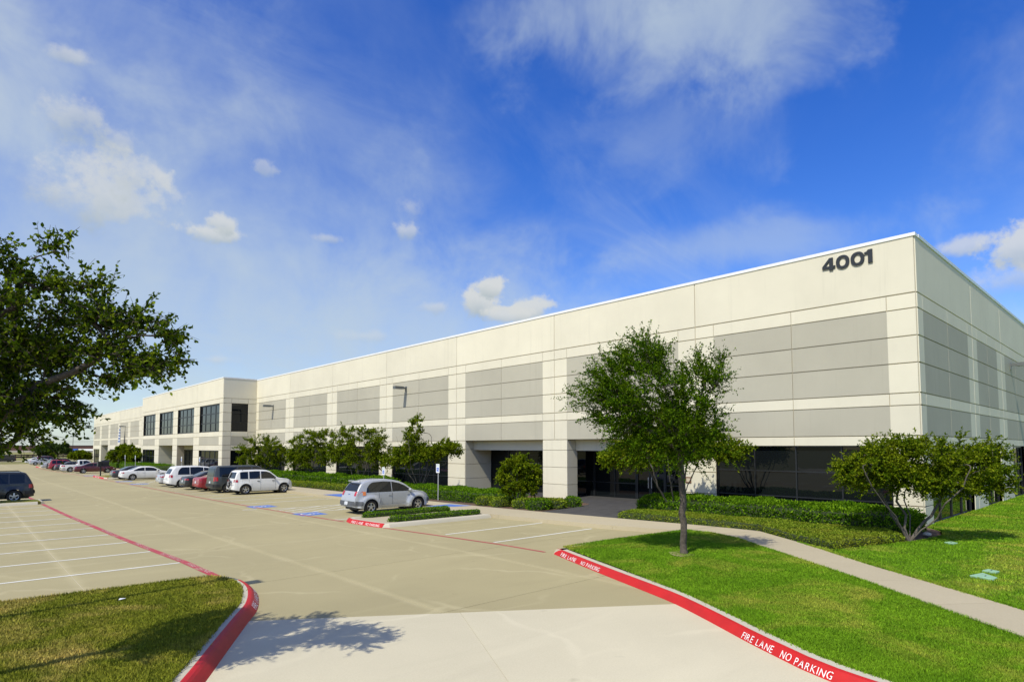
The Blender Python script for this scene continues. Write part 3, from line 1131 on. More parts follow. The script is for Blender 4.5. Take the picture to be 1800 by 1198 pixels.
def panel(P_, u0, u1, z0, z1, mat, name, l=.012, r=.012, b=.016, t=.016, cham=.014):
    """one precast field: edges l r b t are half the joint widths (0 = painted edge without joint)"""
    a0, a1, c0, c1 = u0 + max(l, .0005), u1 - max(r, .0005), z0 + max(b, .0005), z1 - max(t, .0005)
    il, ir, ib, it = [cham if e > .001 else 0 for e in (l, r, b, t)]
    V = [P_(a0, c0, -.01), P_(a1, c0, -.01), P_(a1, c1, -.01), P_(a0, c1, -.01),
         P_(a0 + il, c0 + ib, PROUD), P_(a1 - ir, c0 + ib, PROUD), P_(a1 - ir, c1 - it, PROUD), P_(a0 + il, c1 - it, PROUD)]
    F = [(4, 5, 6, 7), (0, 1, 5, 4), (1, 2, 6, 5), (2, 3, 7, 6), (3, 0, 4, 7)]
    return kid(mk(name, V, F, MAT[mat], None))


def window(P_, us, zs, back=.11, fr=.055, door=None):
    """glazing set back in an opening; us / zs list the bar lines. frame > bars and panes"""
    u0, u1, z0, z1 = us[0], us[-1], zs[0], zs[-1]
    mb = MB()

    def bar(m_, a0, a1, c0, c1, d0, d1):
        V = [P_(a, c, d) for d in (d0, d1) for a, c in ((a0, c0), (a1, c0), (a1, c1), (a0, c1))]
        m_.add(V, [(0, 3, 2, 1), (4, 5, 6, 7), (0, 1, 5, 4), (1, 2, 6, 5), (2, 3, 7, 6), (3, 0, 4, 7)])
    bar(mb, u0, u0 + fr, z0, z1, -back - .05, -back + .05)
    bar(mb, u1 - fr, u1, z0, z1, -back - .05, -back + .05)
    bar(mb, u0 + fr, u1 - fr, z1 - fr, z1, -back - .05, -back + .05)
    bar(mb, u0 + fr, u1 - fr, z0, z0 + fr, -back - .05, -back + .05)
    w = kid(mb.build('window', MAT['frame'], None))
    inv = Matrix.Identity(4)
    for u in us[1:-1]:
        m_ = MB()
        bar(m_, u - fr / 2, u + fr / 2, z0 + fr, z1 - fr, -back - .045, -back + .045)
        sub(m_.build('mullion', MAT['frame'], None), w)
    for z in zs[1:-1]:
        for a, b in zip(us[:-1], us[1:]):
            m_ = MB()
            bar(m_, a + fr * .5, b - fr * .5, z - fr * .45, z + fr * .45, -back - .04, -back + .04)
            sub(m_.build('transom', MAT['frame'], None), w)
    rr = random.Random(int(u0 * 100) + int(z0 * 10))
    for a, b in zip(us[:-1], us[1:]):
        for c, d in zip(zs[:-1], zs[1:]):
            t1, t2 = rr.uniform(-.004, .004), rr.uniform(-.004, .004)
            V = [P_(a, c, -back + t1), P_(b, c, -back - t1), P_(b, d, -back - t1 + t2), P_(a, d, -back + t1 + t2)]
            V += [P_(a, c, -back - .02), P_(b, c, -back - .02), P_(b, d, -back - .02), P_(a, d, -back - .02)]
            F = [(0, 1, 2, 3), (4, 7, 6, 5), (0, 4, 5, 1), (1, 5, 6, 2), (2, 6, 7, 3), (3, 7, 4, 0)]
            sub(mk('pane', V, F, MAT['glass'], None), w)
    return w


def opening_reveal(P_, u0, u1, z0, z1, depth):
    """sides and head of a window opening"""
    mb = MB()
    mb.add([P_(u0, z0, 0), P_(u0, z1, 0), P_(u0, z1, -depth), P_(u0, z0, -depth)], [(0, 1, 2, 3)])
    mb.add([P_(u1, z0, 0), P_(u1, z1, 0), P_(u1, z1, -depth), P_(u1, z0, -depth)], [(0, 1, 2, 3)])
    mb.add([P_(u0, z1, 0), P_(u1, z1, 0), P_(u1, z1, -depth), P_(u0, z1, -depth)], [(0, 1, 2, 3)])
    return kid(mb.build('reveal', MAT['cream'], None))


wallmb = MB()                                    # what stands behind the joints


def backing(P_, u0, u1, z0, z1, th=.3):
    V = [P_(a, c, d) for d in (0, -th) for a, c in ((u0, z0), (u1, z0), (u1, z1), (u0, z1))]
    wallmb.add(V, [(0, 3, 2, 1), (4, 5, 6, 7), (0, 1, 5, 4), (1, 2, 6, 5), (2, 3, 7, 6), (3, 0, 4, 7)])


ZR = [3.47, 4.61, 5.07, 6.2, 7.22, 8.26, 8.84, 11.04]
PIL_Z = [-1.2, .85, 1.85, 2.86, 3.47]


def upper_bay(P_, j0, j1, gl, gr, coarse=False, zr=ZR, first=False, last=False):
    """everything above the ground storey between the joints j0 and j1; gl..gr is the grey field"""
    um = (gl + gr) / 2
    panel(P_, j0, j1, zr[6], zr[7], 'cream', 'parapet_panel')
    cells = [(j0, gl), (gl, um), (um, gr), (gr, j1)]
    for (a, b) in cells:
        e0 = .012 if a == j0 else .006
        e1 = .012 if b == j1 else .006
        panel(P_, a, b, zr[5], zr[6], 'cream', 'band_panel', e0, e1, .014, .016, .008)
        panel(P_, a, b, zr[1], zr[2], 'cream', 'band_panel', e0, e1, .014, .014, .008)
    for (a, b) in ((zr[2], zr[3]), (zr[3], zr[4]), (zr[4], zr[5]), (zr[0], zr[1])):
        panel(P_, j0, gl, a, b, 'cream', 'pilaster_panel', .012, 0, .014, .014)
        panel(P_, gr, j1, a, b, 'cream', 'pilaster_panel', 0, .012, .014, .014)
        panel(P_, gl, um, a, b, 'grey', 'grey_panel', 0, .006, .014, .014, .010)
        panel(P_, um, gr, a, b, 'grey', 'grey_panel', .006, 0, .014, .014, .010)


def pillar(P_, u0, u1, zs=PIL_Z):
    for a, b in zip(zs[:-1], zs[1:]):
        panel(P_, u0, u1, a, b, 'cream', 'pillar_block', .004, .004, .014, .014)


# long facade
JM = [6.2, 15.38, 24.8, 34.45, 44.1, 54.0, 64.1, 74.0]
GM = [(7.18, 14.42), (16.33, 23.8), (25.78, 33.43), (35.43, 43.1), (45.18, 53.03), (55.1, 63.0), (65.15, 73.2)]
for i in range(7):
    j0, j1, (gl, gr) = JM[i], JM[i + 1], GM[i]
    upper_bay(PM, j0, j1, gl, gr)
    if i == 0:
        backing(PM, j0, j1, 3.10, 11.04)
    elif i in (1, 2):
        backing(PM, j0, j1, 3.47, 11.04, .5)
    else:
        backing(PM, j0, j1, 3.10, 11.04)
    if i not in (1, 2):
        um = (gl + gr) / 2
        panel(PM, gl, um, 3.10, 3.47, 'cream', 'lintel_panel', .004, .006, 0, .014)
        panel(PM, um, gr, 3.10, 3.47, 'cream', 'lintel_panel', .006, .004, 0, .014)
        q = (gr - gl) / 4
        window(PM, [gl, gl + q, gl + 2 * q, gl + 3 * q, gr], [-.35, .92, 2.0, 3.10], .14)
        opening_reveal(PM, gl, gr, -1.0, 3.10, .2)
for u0, u1, d in ((6.2, 7.18, .4), (14.42, 16.33, .5), (33.43, 35.43, .4), (43.1, 45.18, .4), (53.03, 55.1, .4), (63.0, 65.15, .4), (73.2, 74.0, .4)):
    pillar(PM, u0, u1)
    backing(PM, u0, u1, -1.2, 3.47, d)
# the recessed main entrance: free pillar, side walls, inner beam, ceiling, glass screen
mbp = MB()
for a, b in zip(PIL_Z[:-1], PIL_Z[1:]):
    m_ = MB().box((X0 - .03, 23.8, a + .014), (27.06, 25.78, b - .014))
    kid(m_.build('pillar_block', MAT['cream'], None))
kid(MB().box((X0 + .0, 23.83, -1.2), (27.03, 25.75, 3.47)).build('pillar_core', MAT['joint'], None))
for y, s in ((33.43, 1), (16.33, -1)):
    for a, b in zip([-1.2, .85, 1.85, 2.86], [.85, 1.85, 2.86, 3.47]):
        y_ = y - .008 * s
        m_ = MB().box((X0 + .001, min(y_, y + .25 * s), a + .012), (28.7, max(y_, y + .25 * s), b - .012))
        kid(m_.build('side_wall_panel', MAT['cream'], None))
kid(MB().box((26.92, 16.33, 2.83), (27.2, 23.78, 3.46)).build('inner_beam', MAT['cream'], None))
kid(MB().box((26.92, 25.80, 2.83), (27.2, 33.42, 3.46)).build('inner_beam', MAT['cream'], None))
kid(MB().box((27.07, 23.78, 2.83), (27.19, 25.80, 3.46)).build('inner_beam', MAT['cream'], None))
kid(MB().box((26.72, 16.33, 3.462), (28.9, 33.42, 3.7)).build('soffit', MAT['cream'], None))
PE = lambda u, z, o: (28.6 - o, u, z)
kid(MB().box((28.62, 16.33, 2.83), (28.9, 33.42, 3.46)).build('header_panel', MAT['grey'], None))
window(PE, [16.34, 17.9, 18.75], [-.12, .95, 2.82], 0)
for a in (18.77, 19.72):                                     # a pair of glass doors with pull handles
    w = window(PE, [a, a + .93], [-.06, 2.25], 0, .085)
    mb = MB().tube([PE(a + (.83 if a < 19 else .10), .75, .10), PE(a + (.83 if a < 19 else .10), 1.35, .10)], .014, 6)
    sub(mb.build('door_handle', MAT['coping'], None), w)
window(PE, [18.77, 20.65], [2.26, 2.82], 0)
window(PE, [20.67, 22.2, 23.75], [-.12, .95, 2.82], 0)
window(PE, [23.77, 25.8, 27.7, 29.6, 31.5, 33.42], [-.12, .95, 2.82], 0)
kid(MB().box((30.6, 16.3, -.3), (30.7, 33.5, 3.4)).build('lobby_wall', MAT['dark'], None))

# short facade
for (j0, j1, gl, gr, wl_, wr_, nb) in ((26.2, 35.4, 26.92, 34.4, 27.35, 34.6, 4), (35.4, 42.6, 36.35, 41.3, 37.55, 41.35, 2), (42.6, 51.6, 43.6, 50.6, 45.0, 49.2, 3), (51.6, 60.6, 52.6, 59.6, 53.6, 58.6, 3)):
    upper_bay(PS, j0, j1, gl, gr)
    backing(PS, j0 + (.05 if j0 < 27 else 0), j1, 3.10, 11.04)
    um = (j0 + j1) / 2
    panel(PS, j0, um, 3.10, 3.47, 'cream', 'lintel_panel', .012, .006, 0, .014)
    panel(PS, um, j1, 3.10, 3.47, 'cream', 'lintel_panel', .006, .012, 0, .014)
    us = [wl_ + (wr_ - wl_) * k / nb for k in range(nb + 1)]
    window(PS, us, [.06, .98, 2.05, 3.09], .16, .08)
    opening_reveal(PS, wl_, wr_, -.5, 3.10, .25)
    backing(PS, j0 + .05, wl_, -1.2, 3.10)
    backing(PS, wr_, j1, -1.2, 3.10)
    for a, b in ((j0, wl_), (wr_, j1)):
        for c, d in ((-1.2, .85), (.85, 3.10)):
            panel(PS, a, b, c, d, 'cream', 'pillar_block', .010, .010, .012, .012)
panel(PS, 60.6, 100, -1.2, 11.04, 'cream', 'end_wall')
backing(PS, 60.6, 100, -1.2, 11.04)

# projecting block
JB = [74.0, 84.3, 94.7, 105.2, 115.7]
GB = [(75.2, 83.1), (85.6, 93.5), (95.9, 103.9), (106.5, 114.65)]
ZB = [3.24, 4.27, 4.84, 8.14, 8.71, 11.10]
for i in range(4):
    j0, j1, (gl, gr) = JB[i], JB[i + 1], GB[i]
    panel(PB, j0, j1, ZB[4], ZB[5], 'cream', 'parapet_panel')
    for z0, z1 in ((ZB[3], ZB[4]), (ZB[1], ZB[2])):
        panel(PB, j0, gl, z0, z1, 'cream', 'band_panel')
        panel(PB, gl, gr, z0, z1, 'cream', 'band_panel')
        panel(PB, gr, j1, z0, z1, 'cream', 'band_panel')
    for k in range(3):
        a, b = ZB[2] + (ZB[3] - ZB[2]) * k / 3, ZB[2] + (ZB[3] - ZB[2]) * (k + 1) / 3
        panel(PB, j0, gl, a, b, 'cream', 'pilaster_panel', .012, 0)
        panel(PB, gr, j1, a, b, 'cream', 'pilaster_panel', 0, .012)
    panel(PB, j0, gl, ZB[0], ZB[1], 'cream', 'pilaster_panel', .012, 0)
    panel(PB, gr, j1, ZB[0], ZB[1], 'cream', 'pilaster_panel', 0, .012)
    panel(PB, gl, gr, ZB[0], ZB[1], 'grey', 'grey_panel', 0, 0)
    backing(PB, j0, j1, 8.14, 11.1)
    backing(PB, j0, j1, ZB[0], 4.84)
    backing(PB, j0, gl, 4.84, 8.14)
    backing(PB, gr, j1, 4.84, 8.14)
    q = (gr - gl) / 4
    z3 = (ZB[3] - ZB[2]) / 3
    window(PB, [gl, gl + q, gl + 2 * q, gl + 3 * q, gr], [4.84, 4.84 + z3, 4.84 + 2 * z3, 8.14], .16, .14)
    opening_reveal(PB, gl, gr, 4.84, 8.14, .22)
    if i in (0, 3):
        panel(PB, gl, gr, 2.63, ZB[0], 'cream', 'lintel_panel', .006, .006, 0, .014)
        backing(PB, gl, gr, 2.63, ZB[0])
        window(PB, [gl, gl + q, gl + 2 * q, gl + 3 * q, gr], [-.6, .5, 1.6, 2.63], .16, .11)
        opening_reveal(PB, gl, gr, -1.2, 2.63, .22)
for u0, u1 in ((74.0, 75.2), (83.1, 85.6), (93.5, 95.9), (103.9, 106.5), (114.65, 115.7)):
    pillar(PB, u0, u1, [-1.2, .7, 1.75, 2.63, 3.24])
    backing(PB, u0, u1, -1.2, 3.24, .9 if 90 < u0 < 96 else .4)
PE2 = lambda u, z, o: (25.6 - o, u, z)
window(PE2, [85.62, 87.6, 89.6, 91.6, 93.6, 95.7], [-.6, .9, 2.63], 0, .1)
window(PE2, [95.75, 97.7, 99.7, 101.7, 103.85], [-.6, .9, 2.63], 0, .1)
kid(MB().box((22.45, 85.6, 3.245), (26.2, 103.9, 3.5)).build('soffit', MAT['cream'], None))
kid(MB().box((25.62, 85.6, 2.63), (25.9, 103.9, 3.24)).build('header_panel', MAT['cream'], None))
for y, s in ((103.9, 1), (85.6, -1)):
    for a, b in ((-1.2, .7), (.7, 1.75), (1.75, 2.63), (2.63, 3.24)):
        y_ = y - .008 * s
        m_ = MB().box((22.45, min(y_, y + .25 * s), a + .012), (25.7, max(y_, y + .25 * s), b - .012))
        kid(m_.build('side_wall_panel', MAT['cream'], None))
# near flank of the block
for z0, z1 in ((8.71, 11.1),):
    panel(PR, 22.37, 26.2, z0, z1, 'cream', 'parapet_panel')
for (a, b) in ((22.37, 23.33), (23.33, 25.2), (25.2, 26.2)):
    panel(PR, a, b, 8.14, 8.71, 'cream', 'band_panel')
    panel(PR, a, b, 4.27, 4.84, 'cream', 'band_panel')
    panel(PR, a, b, 3.24, 4.27, 'grey' if a == 23.33 else 'cream', 'grey_panel' if a == 23.33 else 'pilaster_panel')
    panel(PR, a, b, 2.63, 3.24, 'cream', 'lintel_panel')
    if a != 23.33:
        for c, d in ((4.84, 5.94), (5.94, 7.04), (7.04, 8.14), (.7, 1.75), (1.75, 2.63), (-1.2, .7)):
            panel(PR, a, b, c, d, 'cream', 'pilaster_panel')
backing(PR, 22.42, 26.2, 8.14, 11.1)
backing(PR, 22.42, 26.2, 2.63, 4.84)
for a, b in ((22.42, 23.33), (25.2, 26.2)):
    backing(PR, a, b, -1.2, 2.63)
    backing(PR, a, b, 4.84, 8.14)
window(PR, [23.33, 25.2], [4.84, 5.94, 7.04, 8.14], .14, .05)
window(PR, [23.33, 24.27, 25.2], [-.6, .6, 2.63], .14, .06)
opening_reveal(PR, 23.33, 25.2, 4.84, 8.14, .2)
opening_reveal(PR, 23.33, 25.2, -1.2, 2.63, .2)
# far flank of the block and far wing
kid(MB().box((XB, 115.7, -1.2), (26.2, 115.95, 11.1)).build('far_flank', MAT['cream'], None))
JF = [115.95, 126.0, 136.8, 147.4, 158.2, 170.0, 181.7, 192.6]
for i in range(7):
    j0, j1 = JF[i], JF[i + 1]
    gl, gr = j0 + 1.2, j1 - 1.2
    panel(PM, j0, j1, ZR[6], ZR[7], 'cream', 'parapet_panel')
    for z0, z1 in ((ZR[5], ZR[6]), (ZR[1], ZR[2])):
        panel(PM, j0, j1, z0, z1, 'cream', 'band_panel')
    for z0, z1 in ((ZR[2], ZR[3]), (ZR[3], ZR[4]), (ZR[4], ZR[5]), (ZR[0], ZR[1])):
        panel(PM, j0, gl, z0, z1, 'cream', 'pilaster_panel', .012, 0)
        panel(PM, gr, j1, z0, z1, 'cream', 'pilaster_panel', 0, .012)
        panel(PM, gl, gr, z0, z1, 'grey', 'grey_panel', 0, 0)
    pillar(PM, j0, gl, [-1.6, 1.0, 2.2, 3.47])
    pillar(PM, gr, j1, [-1.6, 1.0, 2.2, 3.47])
    backing(PM, j0, j1, 3.47, 11.04)
    backing(PM, j0, gl, -1.6, 3.47)
    backing(PM, gr, j1, -1.6, 3.47)
    if i != 5:
        panel(PM, gl, gr, 2.5, ZR[0], 'cream', 'lintel_panel', .004, .004, 0, .014)
        backing(PM, gl, gr, 2.5, ZR[0])
        window(PM, [gl, gl + (gr - gl) / 3, gl + 2 * (gr - gl) / 3, gr], [-1.0, 1.0, 2.5], .14, .12)
    else:
        kid(MB().box((26.25, gr - .008, -1.6), (28.6, gr + .3, 3.47)).build('side_wall_panel', MAT['cream'], None))
        window(lambda u, z, o: (28.6 - o, u, z), [gl, (gl + gr) / 2, gr], [-1.0, 3.4], 0, .12)
kid(MB().box((26.25, 192.6, -1.6), (100, 192.9, 11.04)).build('end_wall', MAT['cream'], None))
kid(wallmb.build('wall', MAT['joint'], None))
kid(MB().box((26.45, 6.5, 10.2), (99.7, 192.5, 10.3)).build('roof', MAT['roofing'], None))
kid(MB().box((22.7, 74.3, 10.2), (26.45, 115.6, 10.31)).build('roof', MAT['roofing'], None))
kid(MB().box((99.7, 6.5, -1.2), (100.0, 192.6, 11.04)).build('end_wall', MAT['cream'], None))


# bright metal coping, laid in lengths
def coping(P_, u0, u1, z, step):
    n = max(1, round((u1 - u0) / step))
    for k in range(n):
        a, b = u0 + (u1 - u0) * k / n + .002, u0 + (u1 - u0) * (k + 1) / n - .002
        prof = [(-.42, z - .08), (.065, z - .09), (.075, z + .035), (-.42, z + .015)]
        V = [P_(a, zz, o) for o, zz in prof] + [P_(b, zz, o) for o, zz in prof]
        kid(mk('coping', V, [(0, 1, 2, 3), (7, 6, 5, 4), (0, 4, 5, 1), (1, 5, 6, 2), (2, 6, 7, 3), (3, 7, 4, 0)], MAT['coping'], None))


coping(PM, 6.14, 74.0, 11.07, 4.87)
coping(PS, 26.56, 60.6, 11.072, 4.6)
coping(PB, 73.93, 115.95, 11.13, 5.2)
coping(PR, 22.78, 26.2, 11.132, 3.4)
coping(PM, 115.95, 192.9, 11.07, 11)

# street number, four thick digits standing off the wall
num = tag(empty('house_number', (X0 - .03, 8.6, 10.4)), 'dark street number 4001 high on the cream wall by the corner', 'number')
MAT['digit'] = M('dark painted metal digits', (.013, .016, .018), .5, .1, 8)


def digit(polys, u, z, w, h, thick=.04):
    """outline(s) in unit square; the second outline is a hole"""
    bm = bmesh.new()
    edges = []
    for poly in polys:
        vs_ = [bm.verts.new((X0 - .034 - .012, u - x * w, z + y * h)) for x, y in poly]
        for i in range(len(vs_)):
            edges.append(bm.edges.new((vs_[i], vs_[(i + 1) % len(vs_)])))
    bmesh.ops.triangle_fill(bm, use_beauty=True, edges=edges)
    ret = bmesh.ops.extrude_face_region(bm, geom=bm.faces[:])
    bmesh.ops.translate(bm, vec=(-thick, 0, 0), verts=[g for g in ret['geom'] if isinstance(g, bmesh.types.BMVert)])
    bmesh.ops.recalc_face_normals(bm, faces=bm.faces)
    me = bpy.data.meshes.new('digit')
    bm.to_mesh(me)
    bm.free()
    me.materials.append(MAT['digit'])
    o = link('digit', me, num)
    o.matrix_parent_inverse = Matrix.Translation(-num.location)
    return o


def sup(cx, cy, rx, ry, n=30, p=2.25):
    out = []
    for i in range(n):
        t = 2 * math.pi * i / n
        c, s = math.cos(t), math.sin(t)
        out.append((cx + rx * math.copysign(abs(c) ** (2 / p), c), cy + ry * math.copysign(abs(s) ** (2 / p), s)))
    return out


four = [(.55, 1), (.83, 1), (.83, .36), (1.0, .36), (1.0, .16), (.83, .16), (.83, 0), (.54, 0), (.54, .16), (0, .16), (0, .38)]
four_hole = [(.54, .74), (.22, .36), (.54, .36)]
zero = [sup(.5, .5, .5, .52), sup(.5, .5, .235, .32)]
one = [(.45, 1.02), (.80, 1.02), (.80, 0), (.42, 0), (.42, .70), (.12, .70), (.12, .86), (.30, .89)]
HN, ZN = .53, 10.27
digit([four, four_hole], 9.45, ZN, .50, HN)
digit(zero, 8.92, ZN, .50, HN)
digit(zero, 8.37, ZN, .50, HN)
digit([one], 7.92, ZN, .42, HN)


# wall lamps on short arms
def wall_lamp(P_, u, z, label, reach=1.15):
    o = P_(u, z, .03)
    t = tag(empty('wall_lamp', o), label, 'lamp', 'lamps on the building walls')
    inv = Matrix.Translation(-Vector(o))

    def bx(name, u0, u1, z0, z1, d0, d1, mat):
        V = [P_(a, c, d) for d in (d0, d1) for a, c in ((u0, z0), (u1, z0), (u1, z1), (u0, z1))]
        q = mk(name, V, [(0, 3, 2, 1), (4, 5, 6, 7), (0, 1, 5, 4), (1, 2, 6, 5), (2, 3, 7, 6), (3, 0, 4, 7)], mat, t)
        q.matrix_parent_inverse = inv
        return q
    bx('mounting_plate', u - .11, u + .11, z - .28, z + .14, .03, .08, MAT['lampgrey'])
    bx('arm', u - .07, u + .07, z - .07, z + .07, .08, .45, MAT['lampgrey'])
    h = bx('lamp_head', u - .19, u + .19, z - .10, z + .11, .36, reach, MAT['lampgrey'])
    bx('lens', u - .16, u + .16, z - .118, z - .098, .48, reach - .06, MAT['lens'])
    return t


MAT['lampgrey'] = M('grey painted metal', (.12, .13, .125), .5, .1)
MAT['lens'] = M('lamp lens', (.55, .57, .55), .2, .05)
wall_lamp(PM, 41.07, 7.72, 'grey wall lamp above the trees by the silver car')
wall_lamp(PM, 68.7, 7.66, 'grey wall lamp nearest to the upper office windows')
wall_lamp(PS, 45.4, 7.85, 'grey wall lamp on the short side at the right edge', 1.3)
far_l = wall_lamp(PM, 151.5, 7.43, 'dark wall lamp on the far wing with a banner below')
# striped banner hanging under the far lamp
bn = MB()
bn.add([(25.3, 151.3, 7.3), (25.3, 151.9, 7.3), (25.2, 153.0, 3.9), (25.2, 150.4, 3.9)], [(0, 1, 2, 3)])
bn.add([(25.24, 151.3, 7.3), (25.24, 151.9, 7.3), (25.14, 153.0, 3.9), (25.14, 150.4, 3.9)], [(0, 3, 2, 1)])
MAT['banner'] = M('pale cloth', (.55, .58, .62), .8, .2, 2)
MAT['banner_blue'] = M('blue cloth', (.10, .16, .34), .8, .1)
bt = tag(bn.build('banner', MAT['banner']), 'blue and white tapered banner hanging on the far wing', 'banner')
for k in range(5):
    z0 = 4.1 + k * .62
    t = (7.3 - z0) / 3.4
    w = .3 + t * 1.0
    q = MB().box((25.10, 151.62 - w * .8, z0), (25.13, 151.62 + w * .8, z0 + .26))
    q.build('stripe', MAT['banner_blue'], bt)
# small brown plate on the pillar by the entrance
pl_ = MB().box((X0 - .062, 15.72, 1.30), (X0 - .034, 16.02, 1.60))
po = tag(pl_.build('wall_plaque', M('brown plaque', (.16, .08, .04), .5, .1)), 'small brown square plaque on the pillar right of the entrance', 'plaque')
MB().box((X0 - .068, 15.77, 1.36), (X0 - .063, 15.97, 1.54)).build('plaque_face', M('plaque face', (.5, .42, .3), .5, .1), po)


# ------------------------------------------------------------------ plants
def quads_mesh(name, Q, mat, parent=None, tris=False):
    """Q: (n, 4 or 3, 3) array of faces"""
    n, k, _ = Q.shape
    me = bpy.data.meshes.new(name)
    me.vertices.add(n * k)
    me.vertices.foreach_set('co', Q.reshape(-1).astype(np.float32))
    me.loops.add(n * k)
    me.loops.foreach_set('vertex_index', np.arange(n * k, dtype=np.int32))
    me.polygons.add(n)
    me.polygons.foreach_set('loop_start', np.arange(0, n * k, k, dtype=np.int32))
    me.polygons.foreach_set('loop_total', np.full(n, k, dtype=np.int32))
    me.update(calc_edges=True)
    me.materials.append(mat)
    return link(name, me, parent)


def unit(v):
    return v / np.maximum(np.linalg.norm(v, axis=-1, keepdims=True), 1e-6)


def leaves(pos_, dirs, length, width, rng, up=.5, fold=.12, round_=False):
    """leaf shaped faces: base, two shoulders, tip"""
    n = len(pos_)
    L = length * rng.uniform(.65, 1.25, (n, 1))
    Wd = width * rng.uniform(.7, 1.2, (n, 1))
    nrm = unit(rng.normal(0, 1, (n, 3)) + np.array([0, 0, up * 2.0]))
    side = unit(np.cross(dirs, nrm))
    nrm = np.cross(side, dirs)
    b = pos_
    t = pos_ + dirs * L - nrm * L * fold * rng.uniform(0, 1, (n, 1))
    if round_:
        q = lambda f, w, sg: pos_ + dirs * L * f + side * Wd * (w * sg) + nrm * L * fold * .8
        return np.stack([b, q(.28, .44, 1), q(.62, .46, 1), t, q(.62, .46, -1), q(.28, .44, -1)], 1)
    m1 = pos_ + dirs * L * .45 + side * Wd * .5 + nrm * L * fold
    m2 = pos_ + dirs * L * .45 - side * Wd * .5 + nrm * L * fold
    return np.stack([b, m1, t, m2], 1)


def make_tree(name, label, base, limbs, blobs, ntips, leaf, leafmat, barkmat, r0, seed, wind=(0, 0, 0), ntw=4, nlv=12, twl=.34, group=None, cat='tree',
              twig_geo=False, hollow=.45, rt=.006, spread=.8, sides=7, round_=False):
    """base: world point; limbs: polylines relative to the base; blobs: (x, y, z, rx, ry, rz, weight) relative to the base in
    (right of viewer, away from viewer, up); leaf: (length, width)"""
    rng = np.random.default_rng(seed)
    root = tag(empty(name, base), label, cat, group)
    ax = np.array([RT.x, RT.y, 0.0])
    dp = unit(np.array([FW.x, FW.y, 0.0]))
    zz = np.array([0, 0, 1.0])
    W3 = lambda a, b, c: ax * a + dp * b + zz * c
    nodes, par = [], []
    for li_ in limbs:
        pts = [W3(*p) for p in li_]
        if not nodes:
            prev = -1
            start = 0
        else:
            d = np.linalg.norm(np.array(nodes) - pts[0], axis=1)
            prev = int(np.argmin(d))
            start = 1
        for a_, b_ in zip(range(len(pts) - 1), range(1, len(pts))):
            seg = max(1, int(np.linalg.norm(pts[b_] - pts[a_]) / .25))
            for k in range(seg + (1 if b_ == len(pts) - 1 else 0)):
                if a_ == 0 and k == 0 and start == 1:
                    continue
                p = pts[a_] + (pts[b_] - pts[a_]) * (k / seg)
                if len(nodes) > 0:
                    p = p + rng.normal(0, .018, 3)
                nodes.append(p)
                par.append(prev)
                prev = len(nodes) - 1
    nlimb = len(nodes)
    wts = np.array([b[6] if len(b) > 6 else b[3] * b[4] * b[5] for b in blobs], float)
    wts = wts / wts.sum()
    tips = []
    while len(tips) < ntips:
        b = blobs[rng.choice(len(blobs), p=wts)]
        v = unit(rng.normal(0, 1, 3)) * (hollow + (1 - hollow) * rng.uniform(0, 1) ** .6)
        tips.append(W3(b[0] + v[0] * b[3], b[1] + v[1] * b[4], b[2] + v[2] * b[5]))
    tips = np.array(tips)
    ctr = tips.mean(0)
    order = np.argsort([np.min(np.linalg.norm(np.array(nodes) - t, axis=1)) for t in tips])
    tipn = []
    NP = np.zeros((nlimb + ntips * 5, 3))
    NP[:nlimb] = np.array(nodes)
    cnt = nlimb
    low = min(p[2] for p in np.array(limbs[0])[:, None].reshape(-1, 3)) + .0
    for ti in order:
        t = tips[ti]
        d = np.linalg.norm(NP[:cnt] - t, axis=1)
        d = d + np.where(NP[:cnt, 2] > t[2] + .15, .6, 0) + np.where(np.arange(cnt) < 3, 2.0, 0)
        p = int(np.argmin(d))
        a = NP[p].copy()
        g = NP[par[p]] if par[p] >= 0 else a - zz
        dirp = unit((a - g)[None])[0]
        dist = np.linalg.norm(t - a)
        m_ = 4 if dist > .5 else 3 if dist > .25 else 2
        c1 = a + dirp * dist * .35 + zz * dist * .06
        prev = p
        for k in range(1, m_ + 1):
            s = k / m_
            q = (1 - s) ** 2 * a + 2 * s * (1 - s) * c1 + s * s * t + (rng.normal(0, .03 * dist, 3) if k < m_ else 0)
            NP[cnt] = q
            par.append(prev)
            prev = cnt
            cnt += 1
        tipn.append(prev)
    NP = NP[:cnt]
    load = np.zeros(cnt)
    for t in tipn:
        load[t] = 1
    for i in range(cnt - 1, 0, -1):
        if par[i] >= 0:
            load[par[i]] += load[i]
    ex = math.log(r0 / rt) / math.log(max(load[0], 2))
    rad = rt * np.maximum(load, 1) ** ex
    mb = MB()
    for i in range(cnt):
        p = par[i]
        if p < 0:
            continue
        a, b = NP[p], NP[i]
        ra, rb = min(rad[p], rad[i] * 1.35), rad[i]
        if i < 4:
            ra = rad[p] * (1.25 if p == 0 else 1.0)
        mb.tube([a, b + (b - a) * .06], [ra, rb], sides if rb > .03 else 5 if rb > .012 else 3, False)
    # leafy twigs round every tip
    T = NP[np.array(tipn)]
    P0 = np.array([NP[par[t]] for t in tipn])
    outd = unit(unit(T - ctr) * .8 + unit(T - P0) * .8 + np.array(W3(*wind)))
    tw0 = np.repeat(T, ntw, 0) - np.repeat(unit(T - P0), ntw, 0) * rng.uniform(0, .25, (len(T) * ntw, 1))
    twd = unit(np.repeat(outd, ntw, 0) + rng.normal(0, spread * .62, (len(T) * ntw, 3)) + np.array([0, 0, .12]))
    twlen = twl * rng.uniform(.45, 1.25, (len(tw0), 1))
    if twig_geo:
        for a, d, l in zip(tw0, twd, twlen):
            mb.tube([a, a + d * l * .55 + np.array([0, 0, .02]), a + d * l], [.0045, .003, .0015], 3, False)
